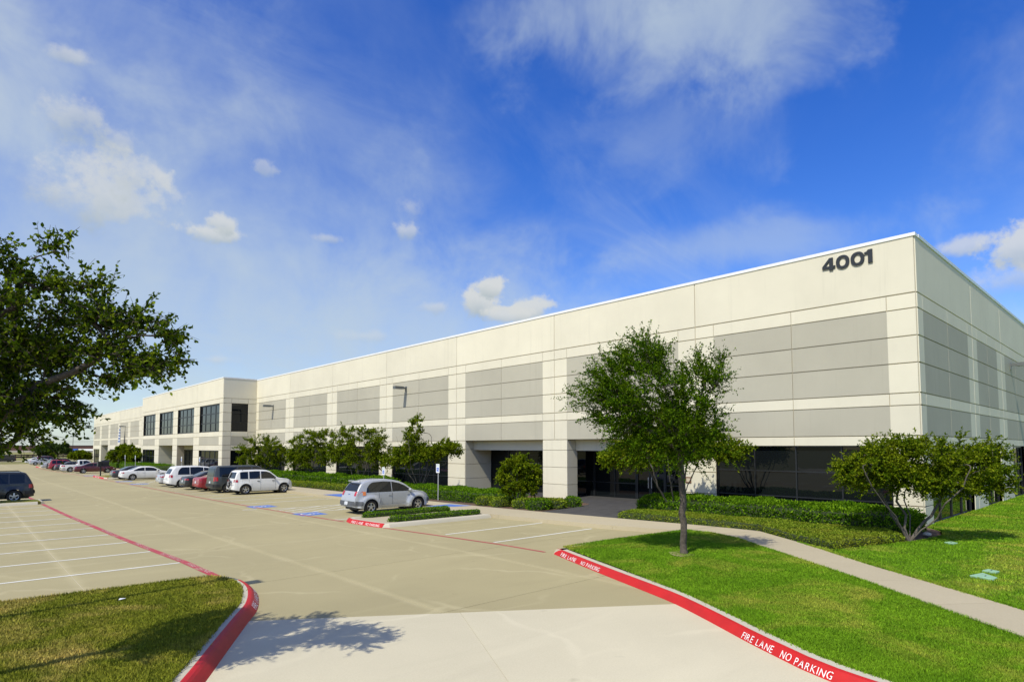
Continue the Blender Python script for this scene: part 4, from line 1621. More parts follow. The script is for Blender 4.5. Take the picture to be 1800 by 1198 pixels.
    trunk = mb.build('trunk', barkmat, root, smooth=True, fix=False)
    s = rng.uniform(.05, 1.05, (len(tw0), nlv, 1))
    bend = np.array([0, 0, -.10]) * (s ** 2) * twlen[:, None, :]
    lp = tw0[:, None, :] + twd[:, None, :] * s * twlen[:, None, :] + bend
    ld = unit(twd[:, None, :] * .55 + rng.normal(0, .62, (len(tw0), nlv, 3)))
    lp, ld = lp.reshape(-1, 3), ld.reshape(-1, 3)
    Q = leaves(lp, ld, leaf[0], leaf[1], rng, round_=round_)
    quads_mesh('crown', Q, leafmat, root)
    return root


MAT['bare'] = M('bare soil', (.26, .20, .11), .95, .35, 6, .5, 60, fine=.5)
# the windswept young elm in the lawn
EB = (13.97, 8.64, zl(13.97, 8.64) - .03)
make_tree('elm_tree', 'windswept young elm with a single trunk in the green lawn', EB,
          [[(0, 0, 0), (0, 0, .8), (.0, .02, 1.6), (-.03, 0, 2.3), (-.05, 0, 2.9)],
           [(-.05, 0, 2.7), (-.35, .1, 3.3), (-.8, .1, 3.8), (-1.4, .1, 4.3)],
           [(-.05, 0, 2.8), (.2, -.1, 3.4), (.42, -.1, 3.9), (.6, -.1, 4.5)],
           [(-.05, 0, 2.9), (-.2, -.2, 3.6), (-.6, -.4, 4.4), (-1.0, -.5, 5.0)],
           [(-.05, 0, 2.8), (-.1, .5, 3.4), (-.3, .9, 4.1), (-.6, 1.0, 4.7)],
           [(-.05, 0, 2.6), (-.7, -.2, 3.1), (-1.5, -.3, 3.5)]],
          [(-1.05, 0, 4.35, 1.05, 1.3, .95), (-.95, .1, 5.0, .75, .9, .62), (.42, 0, 4.25, .62, 1.0, 1.0), (.75, -.1, 4.75, .42, .6, .5), (-1.75, 0, 3.95, .75, .9, .62),
           (-.3, 0, 3.3, 1.0, 1.1, .65), (-1.35, .2, 3.5, .75, .9, .5), (.6, 0, 3.3, .5, .7, .5), (-2.45, 0, 4.1, .55, .5, .28), (-2.0, 0, 4.55, .45, .5, .22), (-1.75, 0, 4.95, .5, .5, .25), (-.5, 0, 2.7, .9, .9, .4), (.35, 0, 2.65, .6, .7, .4), (-1.3, 0, 3.0, .7, .7, .35)],
          600, (.062, .032), MAT['leaf_elm'], MAT['bark'], .085, 11, wind=(-.8, 0, .6), ntw=6, nlv=21, twl=.58, twig_geo=False, spread=.55, sides=10, rt=.0045)

rr = random.Random(2)
tag(mk('bare_soil', [(EB[0] + math.cos(k * .449) * rr.uniform(.28, .52), EB[1] + math.sin(k * .449) * rr.uniform(.28, .52), zl(EB[0], EB[1]) + .012) for k in range(14)], [tuple(range(14))], MAT['bare']), 'patch of bare soil round the foot of the elm', None, None, 'structure')
# the dark tree whose crown reaches in from the left
TB = (-.30, 9.95, .15)
make_tree('shade_tree', 'dark leafy tree reaching in from the left edge over the dry island', TB,
          [[(0, 0, 0), (0, 0, 1.0), (.05, 0, 1.9), (.1, 0, 2.5)],
           [(.1, 0, 2.3), (.7, -.1, 3.0), (1.4, -.1, 3.6), (2.0, 0, 3.95)],
           [(.1, 0, 2.4), (.4, -.2, 3.1), (.8, -.3, 3.9), (1.0, -.3, 4.4)],
           [(.1, 0, 2.4), (-.3, .3, 3.2), (-.6, .4, 4.0), (-.6, .4, 4.5)],
           [(.1, 0, 2.3), (.5, .4, 2.8), (.9, .5, 3.2)],
           [(.1, 0, 2.2), (.4, -.5, 2.8), (.6, -.8, 3.3)],
           [(.1, 0, 2.2), (-.7, -.3, 2.8), (-1.4, -.3, 3.4)]],
          [((px + 133) * .00672, dd, 2.90 + (785 - py) * .00672, rx * .00672, rd, ry * .00672) + tuple(w_) for px, py, rx, ry, dd, rd, *w_ in
           ((15, 560, 80, 85, 0, 1.1), (50, 480, 55, 32, -.1, .6), (-10, 640, 95, 65, 0, 1.1), (-120, 600, 95, 110, 0, 1.2), (90, 434, 5, 20, -.1, .05, .006),
            (140, 512, 48, 9, -.2, .3, .045), (178, 558, 58, 13, .1, .35, .065), (240, 594, 52, 9, 0, .25, .045), (282, 592, 18, 13, 0, .2, .02), (245, 638, 52, 9, -.1, .25, .045), (292, 652, 18, 6, -.1, .15, .014),
            (165, 618, 55, 15, .1, .45, .07), (182, 664, 22, 11, .1, .2, .025), (35, 706, 66, 26, 0, .8, .10), (94, 730, 24, 9, 0, .35, .025), (5, 762, 45, 8, .1, .5, .03), (-70, 720, 80, 55, 0, .9))],
          560, (.055, .036), MAT['leaf_oak'], MAT['bark'], .085, 23, wind=(.15, 0, .15), ntw=6, nlv=12, twl=.34, twig_geo=True, spread=1.0, sides=9, rt=.005, round_=True)


def multi(name, label, px, base, h, w, seed, blobs=None, ntips=150, stems=5, leaf=(.115, .066), group='olive green multi-stem trees along the facade', nlv=16, ntw=7, twl=.47, lean=.0):
    """several stems from one root, a rounded uneven crown"""
    rng = random.Random(seed)
    hw = w / 2
    limbs = []
    for k in range(stems):
        t = (k + .5) / stems * 2 - 1
        a = t * hw * .72 + rng.uniform(-.1, .1)
        d = rng.uniform(-.5, .5) * hw
        limbs.append([(0 if k == 0 else t * .10, 0 if k == 0 else rng.uniform(-.06, .06), 0 if k == 0 else .02), (a * .18 + rng.uniform(-.08, .08), d * .2, h * .13), (a * .40 + rng.uniform(-.12, .12), d * .45, h * .26), (a * .62 + rng.uniform(-.14, .14), d * .7, h * .40), (a * .85, d * .85, h * .56), (a * 1.0, d, h * .74)])
    if blobs is None:
        blobs = []
        n = 7
        for k in range(n):
            t = (k + .5) / n * 2 - 1
            top = h * (1 - .30 * abs(t) ** 1.6) * rng.uniform(.86, 1.0)
            rz = h * rng.uniform(.17, .24)
            blobs.append((t * hw * .82, rng.uniform(-.3, .3) * hw, top - rz, hw * rng.uniform(.26, .40), hw * .55, rz))
            blobs.append((t * hw * .70, rng.uniform(-.3, .3) * hw, h * rng.uniform(.38, .50), hw * .30, hw * .5, h * .14))
    return make_tree(name, label, base, limbs, blobs, ntips, leaf, MAT['leaf_holly'], MAT['bark_grey'], .058, seed, (0, 0, .1), ntw, nlv, twl, group, 'tree', spread=1.0, rt=.0065)


zbed = lambda y: zg(y) + .1
# crown in front of the corner pillar: wide and low, one stem leaning far out
k_ = .01763
multi('myrtle_tree', 'low spreading multi-stem tree in front of the near corner of the building', 0, (21.65, 5.54, .12), 3.1, 5.6, 41,
      [((1540 - 1598) * k_, 0, 2.30, 1.0, .9, .48), ((1500 - 1598) * k_, .1, 2.1, .5, .6, .36), ((1570 - 1598) * k_, 0, 2.75, .7, .8, .42), ((1640 - 1598) * k_, 0, 2.55, .85, 1.0, .55), ((1620 - 1598) * k_, -.2, 1.95, .8, .8, .40),
       ((1690 - 1598) * k_, .1, 2.85, .5, .7, .38), ((1705 - 1598) * k_, .1, 2.25, .7, .9, .5), ((1750 - 1598) * k_, .2, 2.6, .42, .6, .55), ((1755 - 1598) * k_, .2, 2.05, .5, .6, .4), ((1600 - 1598) * k_, 0, 3.05, .35, .4, .25), ((1520 - 1598) * k_, 0, 1.85, .7, .6, .3), ((1580 - 1598) * k_, -.3, 1.95, .7, .6, .35), ((1660 - 1598) * k_, -.1, 1.75, .7, .6, .3), ((1735 - 1598) * k_, .1, 1.75, .6, .6, .3)], 430, 7, (.085, .048), twl=.40)
multi('myrtle_tree', 'multi-stem olive tree right of the entrance behind the young elm', 0, (22.5, 14.4, .12), 5.0, 6.0, 42,
      [(-1.9, 0, 2.45, .95, 1.0, .45), (-1.3, 0, 2.9, .9, 1.0, .6), (-.6, .1, 3.4, .9, 1.0, .6), (-2.5, 0, 2.7, .5, .6, .32), (.5, .1, 3.6, .9, 1.0, .6), (1.4, 0, 3.0, .9, 1.0, .6), (2.3, 0, 2.75, .75, .8, .42), (2.9, .1, 2.95, .4, .5, .3), (.2, 0, 4.2, .8, .8, .5), (-.9, -.3, 2.7, .9, .8, .4), (.6, -.2, 2.8, .8, .8, .4)], 420, 7)
multi('myrtle_tree', 'small bushy tree in front of the recessed bay beside the entrance pillar', 0, (20.87, 22.21, zbed(22.2)), 2.75, 2.2, 43, None, 150, 4, (.11, .065), twl=.28)
for i, (px, y, h, w, x, lab) in enumerate(((735, 33.3, 5.05, 4.9, 22.3, 'multi-stem olive tree with one tall shoot behind the silver car'),
                                           (628, 42.0, 5.4, 4.9, 22.5, 'olive tree between the tall-shoot tree and the pair to its left'),
                                           (547, 50.2, 5.4, 4.3, 22.5, 'olive tree with two peaks behind the white SUV'),
                                           (462, 61.4, 4.9, 5.3, 22.5, 'spreading olive tree next to the projecting block'),
                                           (222, 118.0, 4.2, 6.2, 20.8, 'rounded olive tree in front of the far wing'),
                                           (147, 168.0, 3.0, 4.6, 20.5, 'small olive tree at the far end of the building'))):
    bl = None
    if i == 0:
        bl = [(-1.1, 0, 2.4, .9, 1.0, .55), (-.3, 0, 2.9, .8, .9, .6), (-.35, 0, 3.8, .55, .7, .6), (-.2, 0, 4.6, .42, .5, .42), (.7, 0, 2.7, .8, .9, .55), (1.5, 0, 3.0, .8, .9, .45), (2.3, 0, 2.9, .55, .6, .35), (-1.9, 0, 2.1, .5, .6, .4)]
    multi('myrtle_tree', lab, px, (x, y, zbed(y)), h, w, 50 + i, bl, 210 if i < 4 else 170, 5, (.12, .07) if i < 4 else (.26, .16))


# hedges and ground cover: twiggy core and leafy skin
def hedge(name, label, poly, h, density, leaf, mat, zf, seed, cat='hedge', group=None, lump=.16):
    rng = np.random.default_rng(seed)
    P_ = np.array(poly, float)
    lo, hi = P_.min(0), P_.max(0)
    area = abs(.5 * np.sum(P_[:, 0] * np.roll(P_[:, 1], -1) - P_[:, 1] * np.roll(P_[:, 0], -1)))
    per = np.sum(np.linalg.norm(P_ - np.roll(P_, -1, 0), axis=1))
    n = int(density * (area + per * h * .9))

    def edge_dist(q):
        d = np.full(len(q), 1e9)
        ins = np.zeros(len(q), bool)
        for a, b in zip(P_, np.roll(P_, -1, 0)):
            ab = b - a
            t = np.clip(((q - a) @ ab) / (ab @ ab), 0, 1)
            d = np.minimum(d, np.linalg.norm(q - (a + t[:, None] * ab), axis=1))
            c = ((a[1] > q[:, 1]) != (b[1] > q[:, 1])) & (q[:, 0] < (b[0] - a[0]) * (q[:, 1] - a[1]) / (b[1] - a[1] + 1e-12) + a[0])
            ins ^= c
        return d, ins
    ph = rng.uniform(0, 6.28, 8)

    def bump(q):
        x, y = q[:, 0], q[:, 1]
        return (np.sin(x * 2.3 + ph[0]) * np.sin(y * 1.9 + ph[1]) + .6 * np.sin(x * 5.1 + ph[2]) * np.sin(y * 4.3 + ph[3]) + .4 * np.sin(x * 9 + ph[4]) * np.sin(y * 11 + ph[5])) * .5
    rnd = min(.35, h * .55)
    pts = np.zeros((0, 2))
    while len(pts) < n:
        q = rng.uniform(lo, hi, (n * 2, 2))
        d, ins = edge_dist(q)
        pts = np.vstack([pts, q[ins]])
    pts = pts[:n]
    d, _ = edge_dist(pts)
    nf = int(n * (per * h * .9) / (area + per * h * .9))
    # a share of the leaves stands on the flanks
    e_i = rng.choice(len(P_), nf, p=np.linalg.norm(P_ - np.roll(P_, -1, 0), axis=1) / per)
    t = rng.uniform(0, 1, (nf, 1))
    pts[:nf] = P_[e_i] * (1 - t) + np.roll(P_, -1, 0)[e_i] * t
    cen = P_.mean(0)
    d[:nf] = 0
    prof = np.sqrt(np.clip(1 - (1 - np.clip(d / rnd, 0, 1)) ** 2, 0, 1))
    top = h * (1 + lump * bump(pts)) * (.55 + .45 * prof)
    z = top * (1 - .10 * rng.uniform(0, 1, n) ** 2)
    z[:nf] = rng.uniform(.04, .75, nf) * h
    inw = unit(cen - pts[:nf])
    pts[:nf] += inw * (.02 + .05 * (z[:nf] / h) ** 2)[:, None] + rng.normal(0, .03, (nf, 2))
    base = np.array([zf(a, b) for a, b in pts]) if callable(zf) else zf
    pos3 = np.column_stack([pts, base + z])
    dirs = rng.normal(0, .8, (n, 3)) + np.array([0, 0, .75])
    dirs[:nf, :2] -= inw * .9
    Q = leaves(pos3, unit(dirs), leaf[0], leaf[1], rng, .25)
    root = tag(empty(name, (cen[0], cen[1], float(zf(cen[0], cen[1])))), label, cat, group)
    f = quads_mesh('foliage', Q, mat, root)
    inv = Matrix.Translation(-root.location)
    f.matrix_parent_inverse = inv
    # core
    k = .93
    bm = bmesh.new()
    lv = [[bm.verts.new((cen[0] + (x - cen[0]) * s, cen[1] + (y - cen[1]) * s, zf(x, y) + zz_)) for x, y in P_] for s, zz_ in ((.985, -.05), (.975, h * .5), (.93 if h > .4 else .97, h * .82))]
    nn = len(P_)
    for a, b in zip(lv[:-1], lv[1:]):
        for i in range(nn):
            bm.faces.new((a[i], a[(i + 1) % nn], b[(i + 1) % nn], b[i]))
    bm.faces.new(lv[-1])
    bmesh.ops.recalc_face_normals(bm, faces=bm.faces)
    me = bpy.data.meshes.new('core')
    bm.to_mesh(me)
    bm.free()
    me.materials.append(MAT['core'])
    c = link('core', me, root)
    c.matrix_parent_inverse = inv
    return root


LH, LC = (.095, .058), (.060, .040)
hedge('hedge', 'thick dark green hedge under the windows of the near bay', [(22.0, 15.9), (22.1, 13.5), (22.3, 11.0), (22.38, 8.2), (22.42, 5.95), (24.8, 5.85), (24.7, 9), (24.5, 12.5), (24.3, 16.1)], .80, 620, LH, MAT['leaf_hedge'], zb, 61)
hedge('ground_cover', 'low bright green ground cover along the bend of the sidewalk', [(20.15, 15.5), (20.4, 12.3), (20.52, 9.75), (18.9, 7.8), (18.15, 6.5), (19.8, 6.05), (21.4, 5.6), (22.2, 6.2), (22.2, 9.3), (22.05, 13.4), (21.9, 15.7)], .27, 900, LC, MAT['leaf_cover'], zb, 62, 'ground cover')
hedge('hedge', 'long hedge behind the accessible sign left of the entrance bays', [(20.6, 23.6), (20.4, 27), (20.3, 35.6), (22.8, 35.6), (22.8, 29), (22.6, 23.4)], .62, 480, LH, MAT['leaf_hedge'], zb, 63)
hedge('hedge', 'hedge under the windows behind the white SUV', [(21.1, 37.0), (21.1, 52), (21.2, 70), (23.2, 70), (23.2, 52), (23.2, 37.0)], .9, 260, (.13, .08), MAT['leaf_hedge'], zb, 64)
hedge('ground_cover', 'strip of ground cover in front of the hedge behind the white SUV', [(19.75, 37.5), (19.75, 52), (19.8, 70), (21.0, 70), (20.95, 52), (20.95, 37.5)], .35, 300, (.11, .07), MAT['leaf_cover'], zb, 65, 'ground cover')
hedge('hedge', 'far hedge behind the maroon car', [(19.7, 92), (19.7, 128), (22.0, 128), (22.0, 92)], 1.0, 110, (.13, .08), MAT['leaf_hedge'], zb, 66)
ziw = lambda x, y: zg(y) + .14
hedge('low_hedge', 'low hedge strip right beside the silver car', [(12.65, 23.15), (12.9, 23.42), (17.0, 23.36), (17.2, 23.15), (17.0, 22.95), (12.9, 22.95)], .20, 900, LC, MAT['leaf_hedge'], ziw, 67, 'hedge', 'two low hedge strips on the island')
hedge('low_hedge', 'low hedge strip on the island edge beside the empty stalls', [(12.6, 21.0), (12.9, 21.25), (17.0, 21.1), (17.2, 20.88), (17.0, 20.68), (12.9, 20.78)], .20, 900, LC, MAT['leaf_hedge'], ziw, 68, 'hedge', 'two low hedge strips on the island')
for i, (x, y, s, h, lab) in enumerate(((20.35, 24.2, .55, .42, 'leftmost round shrub at the foot of the long hedge'), (20.3, 23.0, .52, .42, 'round shrub second from the left before the long hedge'), (20.55, 21.6, .55, .45, 'round shrub just left of the small bushy tree'),
                                       (20.55, 20.55, .6, .50, 'round shrub at the sidewalk right of the small bushy tree'), (21.5, 20.35, .5, .42, 'round shrub beside the entrance paving'), (22.75, 20.3, .42, .50, 'single round shrub standing before the entrance pillar'))):
    n = 9
    rr = random.Random(i)
    poly = [(x + s * math.cos(2 * math.pi * k / n) * rr.uniform(.88, 1.1), y + s * math.sin(2 * math.pi * k / n) * rr.uniform(.88, 1.1)) for k in range(n)]
    hedge('round_shrub', lab, poly, h, 560, LH, MAT['leaf_hedge'] if i in (3, 5) else MAT['leaf_cover'], zb, 70 + i, 'shrub', 'round shrubs left of the entrance', .2)


# grass blades on the lawns near the viewer
def blades(name, label, src, mat, n, seed, hgt, region, kind='stuff', edge=None, ez=.15):
    rng = np.random.default_rng(seed)
    me = src.data
    me.calc_loop_triangles()
    co = np.array([v.co for v in me.vertices])
    tri = np.array([t.vertices[:] for t in me.loop_triangles])
    A, B, C_ = co[tri[:, 0]], co[tri[:, 1]], co[tri[:, 2]]
    ce = (A + B + C_) / 3
    ok = np.array([region(c[0], c[1]) for c in ce])
    A, B, C_, ce = A[ok], B[ok], C_[ok], ce[ok]
    ar = np.linalg.norm(np.cross(B - A, C_ - A), axis=1) / 2
    dist = np.linalg.norm(ce[:, :2], axis=1)
    w = ar / np.maximum(dist, 5) ** 1.35
    i = rng.choice(len(A), n, p=w / w.sum())
    r1, r2 = np.sqrt(rng.uniform(0, 1, (n, 1))), rng.uniform(0, 1, (n, 1))
    p = A[i] * (1 - r1) + B[i] * r1 * (1 - r2) + C_[i] * r1 * r2
    h = hgt * rng.uniform(.5, 1.3, (n, 1))
    if edge is not None:                   # longer untrimmed blades along kerbs and paths
        ev = []
        for a, b in zip(edge[:-1], edge[1:]):
            a, b = np.array(a), np.array(b)
            dm = max(6.0, float(np.linalg.norm(a + b) / 2))
            m_ = int(np.linalg.norm(b - a) * 6500 / dm)
            t = rng.uniform(0, 1, (m_, 1))
            q = a + (b - a) * t + rng.normal(0, .018, (m_, 2)) + rng.normal(0, .03, (m_, 2)) * (rng.uniform(0, 1, (m_, 1)) > .8)
            ev.append(np.hstack([q, np.array([[ez(x_, y_)] for x_, y_ in q]) if callable(ez) else np.full((m_, 1), ez)]))
        ev = np.vstack(ev)
        p = np.vstack([p, ev])
        h = np.vstack([h, hgt * rng.uniform(.9, 2.0, (len(ev), 1))])
        n = len(p)
    d = np.linalg.norm(p[:, :2], axis=1, keepdims=True)
    wd = (.0025 + .00042 * d) * rng.uniform(.7, 1.3, (n, 1))
    th = rng.uniform(0, 6.28, (n, 1))
    s = np.hstack([np.cos(th), np.sin(th), np.zeros((n, 1))])
    lean = rng.normal(0, .45, (n, 3)) * h
    lean[:, 2] = 0
    Q = np.stack([p - s * wd, p + s * wd, p + lean + np.array([0, 0, 1.0]) * h], 1)
    o = quads_mesh(name, Q, mat)
    return tag(o, label, None, None, kind)


blades('grass', 'short mown green grass blades on the lawn inside the red kerb', lawnA, MAT['blade'], 420000, 91, .034, lambda x, y: y > .2, edge=[p for p in inner if p[1] > 1.5][::-1] + [(15.4, 11.60), (18.5, 11.38)] + PATH_LOW[:-2], ez=zl)
blades('grass', 'short mown green grass blades beside the sidewalk and the wall', lawnB, MAT['blade'], 220000, 92, .036, lambda x, y: x < 48 and y > -3.5 and x + y > 12, edge=PATH_HIGH[1:-2] + [(17.7, 6.5), (18.1, 6.3), (21.5, 5.35), (23.9, 5.1), (25.2, 5.45), (26.3, 6.1), (34, 6.1), (44, 6.1)], ez=zl2)
blades('grass', 'dry yellow green grass blades on the left island', lawnL, MAT['dry_blade'], 300000, 93, .036, lambda x, y: y > 5.5 and x > -1.8, edge=[p for p in inset(li, .33, 1) if p[1] > 5 and p[0] > -1], ez=zl3)


# ------------------------------------------------------------------ cars
MAT['tyre'] = M('tyre rubber', (.012, .012, .012), .85, .2, 12)
MAT['rim'] = M('alloy rim', (.55, .55, .55), .3, .06, 5, metal=.8)
MAT['trim'] = M('black car trim', (.018, .018, .019), .55, .1)
MAT['grey_trim'] = M('grey plastic bumper', (.075, .08, .085), .6, .1)
MAT['tail'] = M('red tail lamp', (.42, .012, .012), .15, .1, 20, coat=.6)
MAT['amber'] = M('amber lamp', (.75, .22, .03), .15, .1, 20, coat=.6)
MAT['head'] = M('clear lamp', (.60, .62, .62), .12, .1, 20, coat=.6)
MAT['plate'] = M('licence plate', (.55, .57, .58), .5, .25, 14)
MAT['chrome'] = M('chrome', (.62, .62, .62), .15, 0, metal=1.0)


def car_glass():
    m, nt, b, out = newmat('car glass')
    b.inputs['Base Color'].default_value = (.008, .010, .011, 1)
    b.inputs['Roughness'].default_value = .03
    b.inputs['IOR'].default_value = 1.5
    return m


MAT['car_glass'] = car_glass()


def paint(name, c, metal=0.0):
    m, nt, b, out = newmat(name)
    p = pos(nt)
    dust = nnoise(nt, p, 3.5, 4, .6)
    nt.links.new(nmix(nt, nmath(nt, 'MULTIPLY', nsmooth(nt, dust, .4, .8), .10), c, (.34, .31, .25)), b.inputs['Base Color'])
    b.inputs['Roughness'].default_value = .38
    b.inputs['Metallic'].default_value = metal
    b.inputs['Coat Weight'].default_value = .55
    b.inputs['Coat Roughness'].default_value = .06
    return m


PAINT = {k: paint(k + ' car paint', c, m) for k, c, m in (('silver', (.47, .48, .48), .3), ('white', (.74, .735, .70), 0), ('dark green grey', (.052, .058, .052), .2), ('red', (.30, .015, .025), .1), ('black', (.012, .014, .015), 0),
                                                          ('maroon', (.085, .008, .014), .15), ('navy', (.005, .007, .010), .0), ('blue', (.025, .040, .075), .1), ('charcoal', (.035, .040, .048), .2))}

SPEC = {
    'retro': dict(L=4.29, W=.85, top=[(0, .40), (.03, .60), (.07, .80), (.16, 1.02), (.30, 1.27), (.42, 1.42), (.60, 1.50), (1.0, 1.575), (1.55, 1.60), (2.05, 1.57), (2.45, 1.485), (2.75, 1.36), (3.20, 1.06), (3.32, 1.01), (3.8, .93), (4.05, .80), (4.2, .62), (4.29, .42)],
                  belt=[(0, .97), (4.3, .95)], tum=.24, xr=.82, xf=3.44, r=.325, flare=.11, side=[(.62, 1.98), (2.02, 3.06)], doors=[1.30, 2.02, 3.08], rw=(1.07, 1.44, .60, .50), tail=(.86, 1.06, .60, .84), tmat='amber', bump='grey_trim', bz=(.40, .60)),
    'compact_suv': dict(L=4.05, W=.865, top=[(0, .45), (.03, .72), (.08, 1.0), (.22, 1.43), (.32, 1.58), (.5, 1.64), (1.5, 1.67), (2.15, 1.64), (2.42, 1.55), (2.95, 1.11), (3.1, 1.06), (3.65, .99), (3.9, .86), (4.02, .65), (4.05, .45)],
                        belt=[(0, 1.03), (4.1, 1.0)], tum=.20, xr=.76, xf=3.38, r=.345, flare=.03, side=[(.40, .92), (1.00, 1.72), (1.79, 2.74)], doors=[.98, 1.76, 2.78], rw=(1.10, 1.50, .62, .54), tail=(.84, 1.02, .66, .86), bump=None, bz=(.42, .62), rails=True),
    'boxy_van': dict(L=4.75, W=.985, top=[(0, .5), (.02, .9), (.05, 1.3), (.12, 1.7), (.18, 1.86), (.4, 1.91), (2.9, 1.91), (3.2, 1.82), (3.8, 1.17), (4.05, 1.08), (4.5, .97), (4.7, .7), (4.75, .5)],
                     belt=[(0, 1.14), (4.8, 1.0)], tum=.16, xr=.92, xf=3.74, r=.34, flare=.02, side=[(.38, 1.55), (1.65, 2.55), (2.65, 3.45)], doors=[1.6, 2.6, 3.5], rw=(1.16, 1.72, .72, .66), tail=(.84, 1.14, .80, .90), bump='trim', bz=(.42, .62), split=True),
    'minivan': dict(L=5.05, W=.995, top=[(0, .45), (.03, .7), (.08, 1.0), (.36, 1.55), (.5, 1.69), (.9, 1.76), (2.2, 1.77), (3.0, 1.68), (3.5, 1.42), (4.1, 1.07), (4.6, .93), (4.92, .7), (5.05, .45)],
                    belt=[(0, 1.04), (5.05, .98)], tum=.24, xr=.95, xf=3.95, r=.335, flare=.03, side=[(.66, 1.55), (1.60, 2.60), (2.66, 3.66)], doors=[1.58, 2.63, 3.68], rw=(1.12, 1.52, .68, .58), tail=(.82, 1.06, .70, .90), bump=None, bz=(.42, .62)),
    'sedan': dict(L=4.9, W=.915, top=[(0, .42), (.02, .62), (.06, .86), (.15, .97), (.8, 1.02), (1.55, 1.36), (1.95, 1.435), (2.6, 1.44), (3.0, 1.385), (3.75, .985), (4.4, .87), (4.72, .74), (4.86, .58), (4.9, .42)],
                  belt=[(0, .88), (.8, .94), (1.6, .95), (3.7, .91), (4.9, .75)], tum=.36, xr=1.03, xf=3.82, r=.325, flare=.025, side=[(1.13, 2.12), (2.18, 3.56)], doors=[1.42, 2.15, 3.40], rw=(1.06, 1.36, .62, .52), tail=(.74, .88, .56, .90), bump=None, bz=(.40, .58)),
    'coupe': dict(L=4.75, W=.93, top=[(0, .42), (.02, .65), (.05, .90), (.12, 1.0), (.62, 1.04), (1.4, 1.30), (1.85, 1.38), (2.45, 1.375), (2.8, 1.30), (3.4, 1.0), (4.2, .92), (4.6, .78), (4.72, .6), (4.75, .42)],
                  belt=[(0, .92), (.8, .98), (3.4, .95), (4.75, .78)], tum=.38, xr=.98, xf=3.72, r=.34, flare=.035, side=[(1.15, 1.60), (1.72, 3.22)], doors=[1.68, 3.15], rw=(1.07, 1.30, .58, .50), tail=(.76, .90, .50, .84), bump=None, bz=(.40, .58)),
    'pickup': dict(L=5.4, W=.98, top=[(0, .5), (.02, .78), (.04, 1.02), (.08, 1.07), (1.95, 1.08), (2.0, 1.40), (2.08, 1.66), (2.2, 1.74), (3.0, 1.76), (3.3, 1.67), (3.85, 1.16), (4.1, 1.10), (5.0, 1.02), (5.3, .87), (5.4, .5)],
                   belt=[(0, 1.04), (5.4, 1.02)], tum=.22, xr=1.10, xf=4.50, r=.37, flare=.04, side=[(2.18, 2.55), (2.62, 3.52)], doors=[2.12, 2.6, 3.6], rw=(1.18, 1.62, .66, .60), tail=(.80, 1.00, .84, .95), bump='chrome', bz=(.48, .66), bed=True),
    'suv': dict(L=4.75, W=.93, top=[(0, .5), (.02, .75), (.07, 1.06), (.30, 1.54), (.40, 1.71), (.6, 1.77), (2.4, 1.79), (2.78, 1.70), (3.35, 1.19), (3.5, 1.13), (4.3, 1.04), (4.65, .86), (4.75, .5)],
                belt=[(0, 1.10), (4.75, 1.04)], tum=.22, xr=.93, xf=3.75, r=.36, flare=.04, side=[(.48, 1.15), (1.22, 2.10), (2.18, 3.12)], doors=[1.18, 2.14, 3.16], rw=(1.16, 1.58, .66, .56), tail=(.82, 1.06, .72, .90), bump='trim', bz=(.46, .66), rails=True),
}


